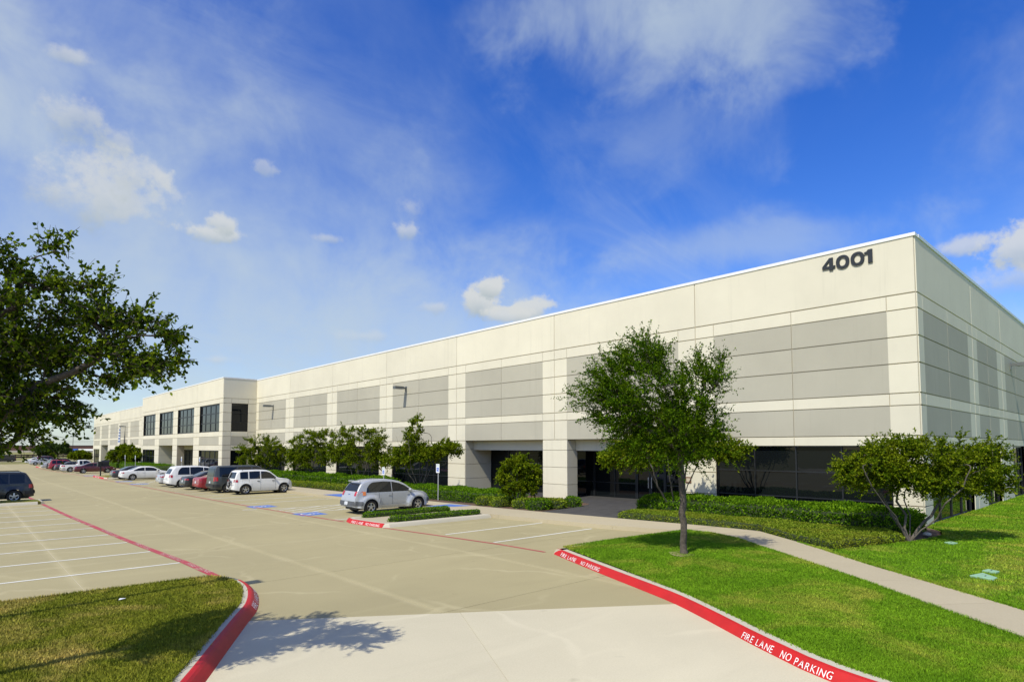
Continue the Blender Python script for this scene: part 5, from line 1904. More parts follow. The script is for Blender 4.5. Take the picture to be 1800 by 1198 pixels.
class Body:
    def __init__(s, sp):
        s.sp = sp
        L = s.L = sp['L']
        s.gx = np.linspace(0, L, 601)
        tx, tz = zip(*sp['top'])
        z = np.interp(s.gx, tx, tz)
        k = 9
        pad = np.pad(z, k // 2, mode='edge')
        s.gt = np.convolve(pad, np.ones(k) / k, 'valid')
        bx_, bz_ = zip(*sp['belt'])
        s.gb = np.minimum(np.interp(s.gx, bx_, bz_), s.gt - .03)
        s.gw = sp['W'] * np.interp(s.gx, [0, .05, .18, .5, L - .75, L - .3, L - .08, L], [.84, .90, .955, 1, 1, .95, .84, .70])
        s.fr = [np.linspace(0, .6, 101)]
        s.tab = [s.sec(x) for x in np.linspace(0, L, 301)]
        s.tx = np.linspace(0, L, 301)

    def sec(s, x, arch=False):
        sp = s.sp
        zt = float(np.interp(x, s.gx, s.gt))
        zbelt = float(np.interp(x, s.gx, s.gb))
        w = float(np.interp(x, s.gx, s.gw))
        zb_ = .23 + .12 * max(0, 1 - x / .5) + .10 * max(0, 1 - (s.L - x) / .5)
        if arch:
            for xa in (sp['xr'], sp['xf']):
                ra = sp['r'] + .055
                if abs(x - xa) < ra:
                    zb_ = max(zb_, sp['r'] + math.sqrt(ra * ra - (x - xa) ** 2))
        zb_ = min(zb_, zbelt - .06)
        f = np.array([0, .12, .3, .5, .7, .88, 1.0])
        zl_ = zb_ + f * (zbelt - zb_)
        fl = 0
        for xa in (sp['xr'], sp['xf']):
            fl = max(fl, math.exp(-((x - xa) / .42) ** 4))
        base = np.interp(zl_, [.18, .30, .52, .74, .95, 1.2], [.93, .975, 1.0, .99, .965, .95])
        bul = sp['flare'] * fl * np.interp(zl_, [.2, .45, .72, .92], [1, 1, .75, 0])
        if sp['flare'] > .06:               # separate rounded wings over the wheels
            bul = np.zeros_like(zl_)
            for xa in (sp['xr'], sp['xf']):
                rd = np.sqrt(((x - xa) / 1.12) ** 2 + (zl_ - sp['r'] + .02) ** 2)
                q = np.clip((.60 - rd) / .13, 0, 1)
                bul = np.maximum(bul, sp['flare'] * q * q * (3 - 2 * q))
        nar = sp['flare'] * .8 if sp['flare'] > .06 else 0
        yl = w * base - nar + bul
        h = zt - zbelt
        c = min(.05, h * .6)
        wb = yl[-1]
        wr = max(.05, wb - sp['tum'] * max(h - c, 0))
        g = np.array([.25, .5, .75, 1.0])
        zu = zbelt + g * (h - c)
        yu = wb + (wr - wb) * g
        zc = [zt - c * .45, zt - c * .16, zt - .004, zt]
        yc = [wr - c * .35, wr - c * 1.1 if wr > c * 2 else wr * .5, wr * .45, 0]
        return np.concatenate([yl, yu, yc]), np.concatenate([zl_, zu, zc])

    def top(s, x):
        return float(np.interp(x, s.gx, s.gt))

    def side(s, x, z):
        y, zz = s.sec(x)
        return float(np.interp(z, zz, y))

    def rear(s, y, z):
        for i, (x, (yy, zz)) in enumerate(zip(s.tx, s.tab)):
            if zz[-1] >= z and np.interp(z, zz, yy) >= abs(y):
                return s.refine(s.tx[max(i - 1, 0)], x, y, z)
        return .5

    def refine(s, out, ins, y, z):
        for _ in range(6):
            m_ = (out + ins) / 2
            yy, zz = s.sec(m_)
            if zz[-1] >= z and np.interp(z, zz, yy) >= abs(y):
                ins = m_
            else:
                out = m_
        return float(ins)

    def front(s, y, z):
        n = len(s.tx) - 1
        for i, (x, (yy, zz)) in enumerate(zip(s.tx[::-1], s.tab[::-1])):
            if zz[-1] >= z and np.interp(z, zz, yy) >= abs(y):
                return s.refine(s.tx[min(n - i + 1, n)], x, y, z)
        return s.L - .5


def grid_faces(n, m):
    return [(i * m + j, i * m + j + 1, (i + 1) * m + j + 1, (i + 1) * m + j) for i in range(n - 1) for j in range(m - 1)]


def build_car(kind, pk):
    sp = SPEC[kind]
    B = Body(sp)
    L, W = sp['L'], sp['W']
    root = empty(kind)
    ox = -L / 2
    pm = PAINT[pk]

    def part(name, V, F, mat, parent=root, smooth=True):
        o = mk(name, [(x + ox, y, z) for x, y, z in V], F, mat, parent, smooth)
        return o
    # painted shell
    xs = set(np.round(np.arange(0, L + .001, .05), 3)) | {0, .008, .02, .035, .05, .075, .1, .13, L, L - .01, L - .03}
    for xa in (sp['xr'], sp['xf']):
        ra = sp['r'] + .055
        xs |= {round(xa + ra * math.cos(R(a)), 3) for a in range(0, 181, 12)} | {round(xa - ra - .002, 3), round(xa + ra + .002, 3)}
    xs |= {round(p[0], 3) for p in sp['top']}
    xs = sorted(x for x in xs if 0 <= x <= L)
    V, F = [], []
    for x in xs:
        y, z = B.sec(x, True)
        ring = [(x, -a, b) for a, b in zip(y, z)] + [(x, a, b) for a, b in zip(y[::-1][1:], z[::-1][1:])]
        V += ring
    m_ = len(ring)
    F = grid_faces(len(xs), m_)
    F.append(tuple(range(m_)))
    F.append(tuple((len(xs) - 1) * m_ + k for k in range(m_)))
    body = part('body', V, F, pm)

    def rpatch(name, z0, z1, a0, a1, mat, off=.010, front=False, y0=None, y1=None, parent=root, n=14, mz=7):
        V = []
        for j in range(mz):
            t = j / (mz - 1)
            z = z0 + (z1 - z0) * t
            lo, hi = (-(a0 + (a1 - a0) * t), a0 + (a1 - a0) * t) if y0 is None else (y0, y1)
            for i in range(n):
                y = lo + (hi - lo) * i / (n - 1)
                x = B.front(y, z) + off if front else B.rear(y, z) - off
                V.append((x, y, z + off * .3))
        return part(name, V, grid_faces(mz, n), mat, parent)

    def spatch(name, x0, x1, zlo, zhi, mat, sgn, off=.006, n=18, mz=6, parent=root):
        V = []
        for i in range(n):
            x = x0 + (x1 - x0) * i / (n - 1)
            a, b = zlo(x), max(zhi(x), zlo(x) + .004)
            for j in range(mz):
                z = a + (b - a) * j / (mz - 1)
                V.append((x, sgn * (B.side(x, z) + off), z))
        return part(name, V, grid_faces(n, mz), mat, parent)
    belt = lambda x: float(np.interp(x, B.gx, B.gb))
    gt = lambda x: B.top(x) - .105
    rp = rpatch('rear_window', sp['rw'][0], sp['rw'][1], sp['rw'][2], sp['rw'][3], MAT['car_glass'], .016, n=18, mz=12)
    if sp.get('split'):
        zc = sp['rw']
        rpatch('door_gap', .66, zc[1] + .08, .009, .009, MAT['trim'], .014, n=3)
    zw0 = max(belt(sp['side'][-1][1]), .98) + .06
    rpatch('windscreen', zw0, B.top(sp['side'][-1][1] - .75) - .12, W * .74, W * .60, MAT['car_glass'], .016, front=True, n=18, mz=12)
    for sgn in (-1, 1):
        for (a, b) in sp['side']:
            arc = (lambda x, a=a: belt(x) + .035 + (gt(x) - belt(x) - .035) * math.sqrt(max(0, 1 - max(0, (a + .42 - x) / .42) ** 2))) if kind in ('retro', 'minivan') and (a, b) == sp['side'][0] else gt
            spatch('side_window', a, b, lambda x: belt(x) + .035, arc, MAT['car_glass'], sgn, n=26)
        for x in sp['doors']:
            spatch('door_seam', x - .006, x + .006, lambda q: .30 if abs(q - sp['xr']) > sp['r'] + .06 and abs(q - sp['xf']) > sp['r'] + .06 else sp['r'] * 2 + .12, lambda q: belt(q), MAT['trim'], sgn, .003, 2, 8)
        for x in sp['doors'][1:]:
            V = []
            mb = MB()
            zz = belt(x) - .12
            yy = B.side(x - .15, zz)
            mb.box((x - .24, sgn * yy - .012 if sgn < 0 else yy - .01, zz - .016), (x - .07, sgn * yy + .01 if sgn < 0 else yy + .026, zz + .016))
            if sgn < 0:
                mb = MB().box((x - .24, -yy - .026, zz - .016), (x - .07, -yy + .01, zz + .016))
            part('door_handle', mb.V, mb.F, MAT['trim'] if pk in ('white',) else pm, root, False)
        # mirror
        xm = sp['doors'][-1] - .12
        ym = B.side(xm, belt(xm))
        mb = MB().tube([(xm, sgn * (ym - .02), belt(xm) + .06), (xm + .02, sgn * (ym + .06), belt(xm) + .08), (xm, sgn * (ym + .16), belt(xm) + .09), (xm - .01, sgn * (ym + .20), belt(xm) + .09)], [.03, .07, .075, .05], 8)
        part('mirror', mb.V, mb.F, pm if pk != 'white' else MAT['trim'])
        t = sp['tail']
        rpatch('tail_lamp', t[0], t[1], 0, 0, MAT[sp.get('tmat', 'tail')] if False else MAT['tail'], .014, False, sgn * t[2] * W, sgn * t[3] * W * .99, n=6, mz=5)
        xt = B.rear(t[3] * W * .98, t[1]) + .01
        spatch('tail_lamp_side', xt, xt + .16, lambda x: t[0] + .01, lambda x: t[1] - .01, MAT['amber'] if kind == 'retro' else MAT['tail'], sgn, .010, 6, 4)
        hz = min(.72, B.top(L - .35) - .10)
        rpatch('headlamp', hz - .13, hz, 0, 0, MAT['head'], .012, True, sgn * W * .45, sgn * W * .72, n=6, mz=4)
        spatch('headlamp_side', L - .42, L - .24, lambda x: hz - .12, lambda x: hz - .02, MAT['head'], sgn, .008, 6, 4)
    b0, b1 = sp['bz']
    if sp['bump']:
        bm_ = MAT[sp['bump']]
        rpatch('rear_bumper', b0, b1, W * .86, W * .86, bm_, .05, n=16, mz=4)
        for sgn in (-1, 1):
            spatch('bumper_end', .01, .42 if sp['xr'] - sp['r'] > .5 else sp['xr'] - sp['r'] - .1, lambda x: b0, lambda x: b1, bm_, sgn, .022, 8, 4)
        rpatch('front_bumper', b0, b1, W * .80, W * .80, bm_, .04, True, n=16, mz=4)
    else:
        rpatch('bumper_seam', b1 + .02, b1 + .035, W * .84, W * .84, MAT['trim'], .004, n=16, mz=2)
    pz = .50 if kind == 'retro' else .74 if kind in ('compact_suv', 'boxy_van', 'minivan', 'suv') else .66 if kind != 'pickup' else .56
    rpatch('licence_plate', pz - .075, pz + .075, .155, .155, MAT['plate'], .062 if kind in ('retro', 'pickup') else .016, n=3, mz=2)
    rpatch('grille', .56, .70, W * .36, W * .36, MAT['trim'], .012, True, n=8, mz=3)
    # dark floor pan seen through the wheel arches
    mb = MB().box((.22, -W + .30, .20), (L - .22, W - .30, .62))
    part('floor_pan', mb.V, mb.F, MAT['trim'], root, False)
    if sp.get('rails'):
        for sgn in (-1, 1):
            x0, x1 = sp['side'][0][0] + .15, sp['side'][-1][0] + .35
            yy = B.side(1.5, B.top(1.5) - .06) - .09
            mb = MB().tube([(x0, sgn * yy, B.top(x0) - .03), (x0 + .08, sgn * yy, B.top(x0 + .1) + .05), (x1 - .08, sgn * yy, B.top(x1) + .05), (x1, sgn * yy, B.top(x1) - .02)], .018, 6)
            part('roof_rail', mb.V, mb.F, MAT['trim'])
    if sp.get('bed'):
        mb = MB().box((.10, -W + .14, 1.05), (1.88, W - .14, 1.086))
        part('bed_cover', mb.V, mb.F, MAT['trim'], root, False)
    if kind == 'retro':
        mb = MB().box((-.005, -.06, .98), (.035, .06, 1.02))
        rpatch('tailgate_badge', .90, .94, .09, .09, MAT['chrome'], .012, n=4, mz=2)
        mb = MB().tube([(.40, -.56, 1.50), (.32, -.45, 1.52), (.30, 0, 1.535), (.32, .45, 1.52), (.40, .56, 1.50)], .028, 6)
        part('roof_spoiler', mb.V, mb.F, pm)
        for sgn in (-1, 1):
            spatch('sill_strip', 1.24, 3.0, lambda x: .33, lambda x: .40, pm, sgn, .03, 10, 4)
    if kind == 'compact_suv':
        ring = MB()
        n = 20
        for k in range(n):
            a0, a1 = 2 * math.pi * k / n, 2 * math.pi * (k + 1) / n
            ring.tube([(-.10, .30 * math.cos(a0), .80 + .30 * math.sin(a0)), (-.10, .30 * math.cos(a1), .80 + .30 * math.sin(a1))], .045, 6, False)
        ring.tube([(-.09, -.27, .80), (-.09, .27, .80)], .02, 6)
        ring.tube([(-.09, 0, .53), (-.09, 0, 1.07)], .02, 6)
        ring.box((-.1, -.05, .75), (.10, .05, .85))
        part('spare_wheel_carrier', ring.V, ring.F, MAT['trim'])
    if kind in ('sedan', 'coupe', 'minivan', 'boxy_van'):
        mb = MB().tube([(.02, -.45, .30), (.30, -.45, .30)], .03, 8)
        part('exhaust_pipe', mb.V, mb.F, MAT['grey_trim'])
    # wheels
    r = sp['r']
    prof = [(r * .62, -.10), (r * .66, -.105), (r * .93, -.105), (r * .985, -.085), (r, -.05), (r, .05), (r * .985, .085), (r * .93, .105), (r * .62, .10)]
    n = 28
    for xa in (sp['xr'], sp['xf']):
        for sgn in (-1, 1):
            yc = sgn * (W - .115 + (sp['flare'] * .3 if sp['flare'] < .06 else .0))
            V, F = [], []
            for k in range(n):
                a = 2 * math.pi * k / n
                V += [(xa + q * math.cos(a), yc + d, r + q * math.sin(a)) for q, d in prof]
            mm = len(prof)
            for k in range(n):
                for j in range(mm - 1):
                    F.append((k * mm + j, ((k + 1) % n) * mm + j, ((k + 1) % n) * mm + j + 1, k * mm + j + 1))
            wh = part('wheel', V, F, MAT['tyre'])
            mb = MB()
            yo = yc + sgn * .075
            ri = r * .64
            for k in range(n):
                a0, a1 = 2 * math.pi * k / n, 2 * math.pi * (k + 1) / n
                q = [(ri, yo + sgn * .02), (ri * .88, yo + sgn * .012), (ri * .84, yo - sgn * .05)]
                mb.add([(xa + c * math.cos(a), y, r + c * math.sin(a)) for a in (a0, a1) for c, y in q], [(0, 1, 4, 3), (1, 2, 5, 4)])
            for k in range(5):
                a = 2 * math.pi * k / 5 + .3
                ca, sa = math.cos(a), math.sin(a)
                w0, w1 = ri * .17, ri * .15
                mb.add([(xa + ca * d * ri - sa * e_, yo + sgn * y, r + sa * d * ri + ca * e_) for d, e_, y in ((.12, w0, .018), (.12, -w0, .018), (.90, -w1, .008), (.90, w1, .008))], [(0, 1, 2, 3)])
            mb.add([(xa + ri * .22 * math.cos(2 * math.pi * k / 10), yo + sgn * .022, r + ri * .22 * math.sin(2 * math.pi * k / 10)) for k in range(10)], [tuple(range(10))])
            part('rim', mb.V, mb.F, MAT['rim'], wh, False)
            mb = MB().add([(xa + ri * math.cos(2 * math.pi * k / 20), yo - sgn * .045, r + ri * math.sin(2 * math.pi * k / 20)) for k in range(20)], [tuple(range(20))])
            part('brake_shade', mb.V, mb.F, MAT['trim'], wh, False)
    return root


def copy_tree(o, parent=None):
    c = o.copy()
    col.objects.link(c)
    c.parent = parent
    for ch in o.children:
        copy_tree(ch, c)
    return c


PROTO = {}


def repaint(o, old, new):
    for ch in o.children:
        if ch.type == 'MESH' and ch.data.materials and ch.data.materials[0] == old:
            ch.material_slots[0].link = 'OBJECT'
            ch.material_slots[0].material = new
        repaint(ch, old, new)


def car(kind, pk, rear_x, yc, label, cat='car', rz=0.0, name='parked_car', group='cars parked along the building'):
    key = kind
    if key not in PROTO:
        o = build_car(kind, pk)
        PROTO[key] = (o, pk)
    else:
        src, old = PROTO[key]
        o = copy_tree(src)
        if old != pk:
            repaint(o, PAINT[old], PAINT[pk])
    L = SPEC[kind]['L']
    o.name = name
    o.location = (rear_x + L / 2 * math.cos(rz), yc + L / 2 * math.sin(rz), zg(yc) + .004)
    o.rotation_euler = (0, 0, rz)
    return tag(o, label, cat, group)


car('retro', 'silver', 13.62, 26.42, 'silver retro style hatchback parked beside the hedge island')
car('compact_suv', 'white', 13.72, 43.45, 'white compact SUV with a spare wheel carrier on its rear', 'suv', name='parked_suv')
car('boxy_van', 'dark green grey', 13.25, 46.3, 'dark grey boxy van parked behind the white compact SUV', 'van', name='parked_van')
car('coupe', 'red', 13.05, 49.1, 'red coupe squeezed between the dark van and a black sedan')
car('sedan', 'black', 12.85, 51.9, 'black sedan between the red coupe and the white minivan')
car('minivan', 'white', 12.70, 56.2, 'white minivan with dark side windows and red tail lamps', 'van', name='parked_van')
car('sedan', 'silver', 12.75, 59.2, 'silver sedan mostly hidden behind the white minivan')
car('sedan', 'white', 12.60, 75.0, 'white sedan parked alone near the blue markings')
car('sedan', 'charcoal', 12.35, 78.4, 'charcoal sedan just behind the lone white sedan')
car('sedan', 'maroon', 11.75, 102.3, 'maroon sedan parked behind the black mailbox')
car('pickup', 'white', 11.0, 109.5, 'white pickup truck behind the maroon sedan', 'pickup truck', name='parked_truck')
car('sedan', 'charcoal', 10.85, 115.2, 'dark grey sedan between the white pickup and a red hatchback')
car('compact_suv', 'red', 10.55, 120.4, 'red car with its tail lamps showing beside a dark sedan')
car('suv', 'black', 10.75, 124.6, 'black SUV rising above the red and dark cars', 'suv', name='parked_suv')
car('sedan', 'silver', 10.3, 129.0, 'silver grey sedan beside the farthest island')
car('coupe', 'silver', 10.75, 159.0, 'silver coupe near the far end of the lot')
car('suv', 'maroon', 12.1, 164.5, 'dark red SUV behind the silver coupe', 'suv', name='parked_suv')
car('pickup', 'blue', 17.3, 176.0, 'dark blue pickup at the far end behind the black SUV', 'pickup truck', R(200), name='parked_truck')
car('sedan', 'white', 11.0, 174.0, 'white car behind the silver coupe at the lot end', 'car')
car('suv', 'charcoal', 10.4, 196.0, 'dark SUV standing on the road beyond the lot', 'suv', R(-160), name='parked_suv', group=None)
car('suv', 'navy', 3.42, 46.9, 'dark navy SUV cut by the left edge of the picture', 'suv', R(180), name='parked_suv', group=None)


# ------------------------------------------------------------------ signs, boxes and other small things
MAT['post'] = M('galvanised post', (.42, .43, .42), .5, .1, 6, metal=.3)
MAT['sign_white'] = M('sign white', (.78, .79, .78), .5, .04)
MAT['sign_blue'] = M('sign blue', (.035, .12, .50), .5, .04)
MAT['sign_green'] = M('sign green', (.03, .22, .10), .5, .04)


def access_sign(x, y, label, h=2.05):
    t = tag(empty('accessible_parking_sign', (x, y, zg(y) + .14)), label, 'sign', 'accessible parking signs')
    MB().tube([(0, 0, -.2), (0, 0, h)], .03, 8).build('post', MAT['post'], t)
    pn = MB().box((-.045, -.16, h - .50), (-.033, .16, h)).build('sign_panel', MAT['sign_white'], t)
    MB().box((-.049, -.10, h - .43), (-.0455, .10, h - .20)).build('blue_square', MAT['sign_blue'], pn)
    mb = MB()
    # wheelchair figure of bars, and the two lines of green lettering above it
    for (y0, z0, y1, z1, w) in ((.02, -.22, .02, -.31, .014), (.02, -.31, -.045, -.31, .014), (-.045, -.31, -.06, -.385, .014), (.02, -.26, -.03, -.26, .012)):
        l = math.hypot(y1 - y0, z1 - z0)
        ny, nz = -(z1 - z0) / l * w / 2, (y1 - y0) / l * w / 2
        mb.add([(-.051, y0 + ny, h + z0 + nz), (-.051, y1 + ny, h + z1 + nz), (-.051, y1 - ny, h + z1 - nz), (-.051, y0 - ny, h + z0 - nz)], [(0, 1, 2, 3)])
    n = 14
    for k in range(n):
        a0, a1 = R(30 + 300 * k / n), R(30 + 300 * (k + 1) / n)
        mb.add([(-.051, .02 + q * math.cos(a) * 1.0 + .005, h - .345 + q * math.sin(a)) for a in (a0, a1) for q in (.050, .064)], [(0, 1, 3, 2)])
    mb.build('wheelchair_symbol', MAT['sign_white'], pn, fix=False)
    for txt, z in (('RESERVED', -.085), ('PARKING', -.155)):
        V, F = text_mesh(txt, .06)
        xs_ = [v[0] for v in V]
        mid = (min(xs_) + max(xs_)) / 2
        s_ = .24 / (max(xs_) - min(xs_))
        mk('lettering', [(-.0475, -(v[0] - mid) * s_, h + z + v[1]) for v in V], F, MAT['sign_green'], pn, fix=False)
    return t


access_sign(20.3, 28.4, 'white and blue accessible parking sign on a post behind the silver car')
access_sign(20.3, 34.4, 'accessible parking sign showing just above the roof of the silver car', 1.75)
for px, lab in ((220, 'leftmost thin accessible sign post before the far wing'), (238, 'thin accessible sign post behind the lone white sedan'), (319.5, 'accessible sign post before the recessed door of the projecting block'), (351.5, 'accessible sign post above the white minivan')):
    d = FW * 1059 + RT * (px - 900) + UPV * (724 - 812)
    t_ = 17.9 / d.x
    access_sign(17.9, d.y * t_, lab, 2.3)

# black mail drop on its island
mx, my = 12.45, 85.6
t = tag(empty('mailbox', (mx, my, zg(my) + .15)), 'black mailbox on a post on the small red-ended island', 'mailbox')
MAT['black_metal'] = M('black painted metal', (.012, .012, .012), .5, .1)
MB().tube([(0, 0, -.1), (0, 0, 1.15)], .07, 8).build('post', MAT['black_metal'], t)
MB().box((-.35, -.45, 1.12), (.85, .45, 1.22)).build('shelf', MAT['black_metal'], t)
mb = MB()
n = 9
prof = [(.26 * math.cos(math.pi * k / n), 1.62 + .22 * math.sin(math.pi * k / n)) for k in range(n + 1)] + [(-.26, 1.22), (.26, 1.22)]
m_ = len(prof)
mb.add([(x, a, z) for x in (.05, .80) for a, z in prof], [tuple(range(m_)), tuple(range(2 * m_ - 1, m_ - 1, -1))] + [(i, (i + 1) % m_, m_ + (i + 1) % m_, m_ + i) for i in range(m_)])
mb.build('box', MAT['black_metal'], t)
mb = MB().box((-.33, -.38, 1.23), (-.02, .38, 1.72))
bx_ = mb.build('paper_rack', MAT['black_metal'], t)
for k in range(4):
    MB().box((-.335, -.34 + k * .18, 1.30), (-.331, -.22 + k * .18, 1.66)).build('slot', MAT['grey_trim'], bx_)

# irrigation lids and stones in the lawn
MAT['lid'] = M('faded green plastic lid', (.25, .42, .26), .7, .15, 6)


def lid(poly, z, label):
    n = len(poly)
    cx, cy = sum(p[0] for p in poly) / n, sum(p[1] for p in poly) / n
    o = tag(empty('irrigation_box', (cx, cy, z - .05)), label, 'valve box', 'green valve boxes in the lawn')
    V = [(x - cx, y - cy, 0) for x, y in poly] + [(x - cx, y - cy, .075) for x, y in poly] + [((x - cx) * .92, (y - cy) * .92, .082) for x, y in poly]
    F = [tuple(range(2 * n, 3 * n))] + [(i, (i + 1) % n, n + (i + 1) % n, n + i) for i in range(n)] + [(n + i, n + (i + 1) % n, 2 * n + (i + 1) % n, 2 * n + i) for i in range(n)]
    mk('lid', V, F, MAT['lid'], o)
    MB().box((-.05, -.012, .080), (.05, .012, .086)).build('lift_slot', MAT['trim'], o)


lid([(16.40, 2.68), (16.71, 2.66), (17.10, 2.98), (16.56, 3.12)], zl2(16.6, 2.8) + .01, 'larger pale green irrigation lid in the lawn right of the sidewalk')
lid([(17.36, 2.78), (17.58, 2.75), (17.70, 2.98), (17.42, 3.04)], zl2(17.5, 2.9) + .01, 'smaller pale green irrigation lid just beyond the larger one')
lid([(21.75, 4.50), (22.05, 4.40), (22.25, 4.60), (21.95, 4.72)], zl2(22, 4.5) + .01, 'flat lid in the shade near the multi-stem corner tree')
MAT['stone'] = M('pale stone', (.52, .49, .40), .85, .15, 8)


def rock(x, y, z, s, label, seed):
    bm = bmesh.new()
    bmesh.ops.create_icosphere(bm, subdivisions=2, radius=1)
    rr = random.Random(seed)
    for v in bm.verts:
        k = rr.uniform(.85, 1.12)
        v.co = Vector((v.co.x * s * k, v.co.y * s * .8 * k, max(v.co.z, -.5) * s * .45 * k))
    me = bpy.data.meshes.new('stone')
    bm.to_mesh(me)
    bm.free()
    me.materials.append(MAT['stone'])
    me.shade_smooth()
    o = link('stone', me, None, (x, y, z))
    tag(o, label, 'stone')


rock(43.8, 5.2, .17, .34, 'pale stone on the lawn beside the short wall', 3)
rock(23.4, 5.5, .20, .16, 'pale stone at the foot of the corner tree', 4)
# scrap of paper on the dry grass
pv = [(2.31, 13.42, .195), (2.42, 13.43, .205), (2.44, 13.50, .195), (2.34, 13.49, .21)]
tag(mk('paper_scrap', pv + [(x, y, z - .004) for x, y, z in pv], [(0, 1, 2, 3), (7, 6, 5, 4), (0, 4, 5, 1), (1, 5, 6, 2), (2, 6, 7, 3), (3, 7, 4, 0)], MAT['sign_white']), 'small white scrap of paper on the dry grass', 'litter')

# pink blossom twig at the right edge
make_tree('blossom_shrub', 'shrub with pink blossom at the right edge by the short wall', (46.3, 4.6, .13), [[(0, 0, 0), (0, 0, .6), (.1, 0, 1.1)], [(0, 0, .3), (.3, 0, .8)], [(0, 0, .3), (-.2, .1, .9)]],
          [(0, 0, 1.15, .35, .4, .4), (.5, 0, 1.2, .5, .5, .45)], 40, (.14, .09), leaf_mat('pink petals', [(0, (.45, .02, .16)), (1, (.62, .05, .25))]), MAT['bark_grey'], .03, 77, (0, 0, .3), 4, 10, .22, None, 'shrub')

# trees and lamp standing left of the picture, whose shadows fall into it
lp = tag(empty('light_pole', (-1.72, 12.93, .15)), 'tall thin light pole on the dry island, its shadow on the grass', 'lamp post')
MB().tube([(0, 0, 0), (0, 0, .5), (0, 0, 7.9)], [.10, .08, .05], 10).build('pole', MAT['lampgrey'], lp)
MB().box((-.15, -.18, 7.85), (.55, .18, 8.02)).build('lamp_head', MAT['lampgrey'], lp)
make_tree('shade_tree', 'tree on the grass strip by the navy SUV, its shadow on the drive', (-1.6, 44.6, zg(44.6) + .1), [[(0, 0, 0), (0, 0, 1.6), (0, 0, 2.6)], [(0, 0, 2.2), (.7, 0, 3.2)], [(0, 0, 2.2), (-.7, 0, 3.2)]],
          [(0, 0, 3.9, 1.4, 1.4, 1.2), (.6, 0, 3.3, 1, 1, .8)], 110, (.2, .13), MAT['leaf_far'], MAT['bark'], .09, 78, (0, 0, .1), 4, 10, .4)

# ------------------------------------------------------------------ beyond the lot


def far_pt(px, dist, z=-1.05):
    d = FW * 1059 + RT * (px - 900) + UPV * (724 - 785)
    d.normalize()
    return (d.x * dist, d.y * dist, z)


make_tree('shade_tree', 'rounded dark tree beyond the far end of the lot', far_pt(86, 205, -.85), [[(0, 0, 0), (0, 0, 2.0)], [(.9, 0, 0), (.9, .2, 2.1)], [(-.7, 0, 0), (-.7, .2, 2.1)], [(0, 0, 1.8), (1.6, 0, 3)], [(0, 0, 1.8), (-1.6, 0, 3)]],
          [(0, 0, 3.3, 2.6, 2.2, 1.5), (-1.8, 0, 3.0, 1.6, 1.6, 1.1), (1.9, 0, 3.1, 1.6, 1.6, 1.2), (.3, 0, 4.2, 1.6, 1.5, .9)], 160, (.42, .28), MAT['leaf_far'], MAT['bark'], .22, 81, (0, 0, .1), 5, 10, .7, rt=.03)
make_tree('pine_tree', 'small pointed evergreen in front of the brown building', far_pt(114, 420), [[(0, 0, 0), (0, 0, 3), (0, 0, 6)]],
          [(0, 0, 6.2, .7, .7, 1.2), (0, 0, 4.4, 1.4, 1.4, 1.2), (0, 0, 2.6, 2.0, 2.0, 1.2)], 90, (.8, .5), MAT['leaf_far'], MAT['bark'], .25, 82, (0, 0, .1), 5, 10, .8, rt=.03)
for k, (px, dist, w) in enumerate(((122, 430, 2.0), (140, 300, 1.1))):
    make_tree('field_bush', ['bush beside the small evergreen in the field', 'low bush at the edge of the far field'][k], far_pt(px, dist), [[(0, 0, 0), (0, 0, w * .5)]], [(0, 0, w * .6, w, w, w * .6)], 50, (.9, .6), MAT['leaf_far'], MAT['bark'], .2, 90 + k, (0, 0, .1), 5, 9, .9, 'bushes in the far field', 'bush', rt=.04)

c = Vector(far_pt(120, 560))
ang = R(2)
t = tag(empty('brown_building', c, R(-42.5)), 'long low brown brick building on the horizon at the left', 'building')
MAT['brown'] = M('brown brick', (.085, .040, .032), .9, .15, .2)
MB().box((-75, 0, -.2), (60, 40, 4.6)).build('wall', MAT['brown'], t)
MB().box((-75.3, -.3, 4.6), (60.3, 40.3, 5.2)).build('roof', M('dark roof edge', (.05, .03, .028), .8, .1), t)
MB().box((-75, -.2, -.2), (60, -.02, 1.3)).build('plinth', M('pale plinth', (.32, .29, .24), .9, .1), t)
MB().box((8, -.6, 1.2), (19, -.3, 2.6)).build('sign_panel', MAT['sign_white'], t)
MB().box((3, -.6, 1.2), (7.6, -.3, 2.6)).build('sign_panel', MAT['sign_blue'], t)
MB().box((38, -.5, 2.3), (50, -.25, 3.2)).build('sign_panel', M('grey sign', (.3, .27, .27), .6, .1), t)


def street_light(px, dist, h, label):
    t = tag(empty('street_light', far_pt(px, dist)), label, 'street light', 'light poles beyond the lot')
    MB().tube([(0, 0, 0), (0, 0, h)], [.14, .09], 6).build('pole', MAT['black_metal'], t)
    MB().box((-1.0, -.7, h), (1.0, .7, h + .3)).build('lamp_head', MAT['black_metal'], t)


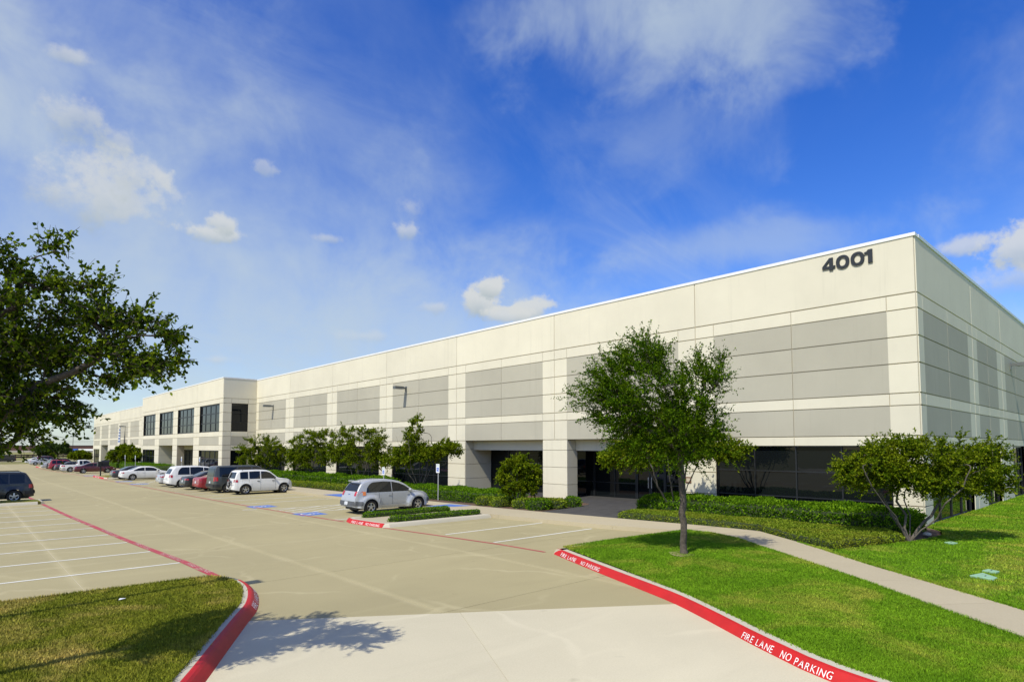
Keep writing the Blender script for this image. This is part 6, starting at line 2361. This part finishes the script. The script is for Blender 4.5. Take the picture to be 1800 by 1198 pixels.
street_light(128, 330, 8.6, 'dark light pole in front of the brown building')
street_light(60, 300, 6.5, 'dark light pole left of the rounded dark tree')


def wire_pole(px, dist, h, label):
    p = far_pt(px, dist)
    t = tag(empty('utility_pole', p), label, 'utility pole', 'utility poles on the horizon')
    MB().tube([(0, 0, 0), (0, 0, h)], [.2, .14], 6).build('pole', MAT['bark'], t)
    MB().box((-1.3, -.1, h - 1.0), (1.3, .1, h - .8)).build('crossarm', MAT['bark'], t)
    return Vector(p) + Vector((0, 0, h - .8))


wa = wire_pole(-160, 420, 11.5, 'utility pole left of the picture')
wb = wire_pole(62, 470, 11.5, 'utility pole behind the left tree crown')
wc = wire_pole(330, 520, 11.5, 'utility pole hidden behind the far wing')
for k, dz in enumerate((0, -2.2, -3.1)):
    pts = []
    for a, b in ((wa, wb), (wb, wc)):
        for i in range(13):
            s_ = i / 12
            q = a + (b - a) * s_
            pts.append((q.x, q.y, q.z + dz - 1.6 * 4 * s_ * (1 - s_) * .5))
    tag(MB().tube(pts, .045, 4).build('overhead_wire', MAT['black_metal']), ['uppermost overhead wire above the brown building', 'middle overhead wire above the brown building', 'lowest overhead wire above the brown building'][k], 'wire', 'overhead wires on the horizon')
# low fence across the field
fa, fb = Vector(far_pt(-60, 262)), Vector(far_pt(175, 300))
t = tag(empty('rail_fence', fa), 'low dark fence running across the far field', 'fence')
dv = fb - fa
u = dv.normalized()
for z0, z1 in ((.25, .75), (.95, 1.35)):
    nrm = Vector((-u.y, u.x, 0)) * .06
    V = [Vector(q) for q in (nrm, dv + nrm, dv - nrm, -nrm)]
    V = [(v.x, v.y, z0) for v in V] + [(v.x, v.y, z1) for v in V]
    mk('rail', V, [(0, 1, 2, 3), (4, 5, 6, 7), (0, 1, 5, 4), (1, 2, 6, 5), (2, 3, 7, 6), (3, 0, 4, 7)], MAT['brown'], t)
for k in range(26):
    q = dv * (k / 25)
    MB().box((q.x - .1, q.y - .1, -.1), (q.x + .1, q.y + .1, 1.45)).build('post', MAT['brown'], t)
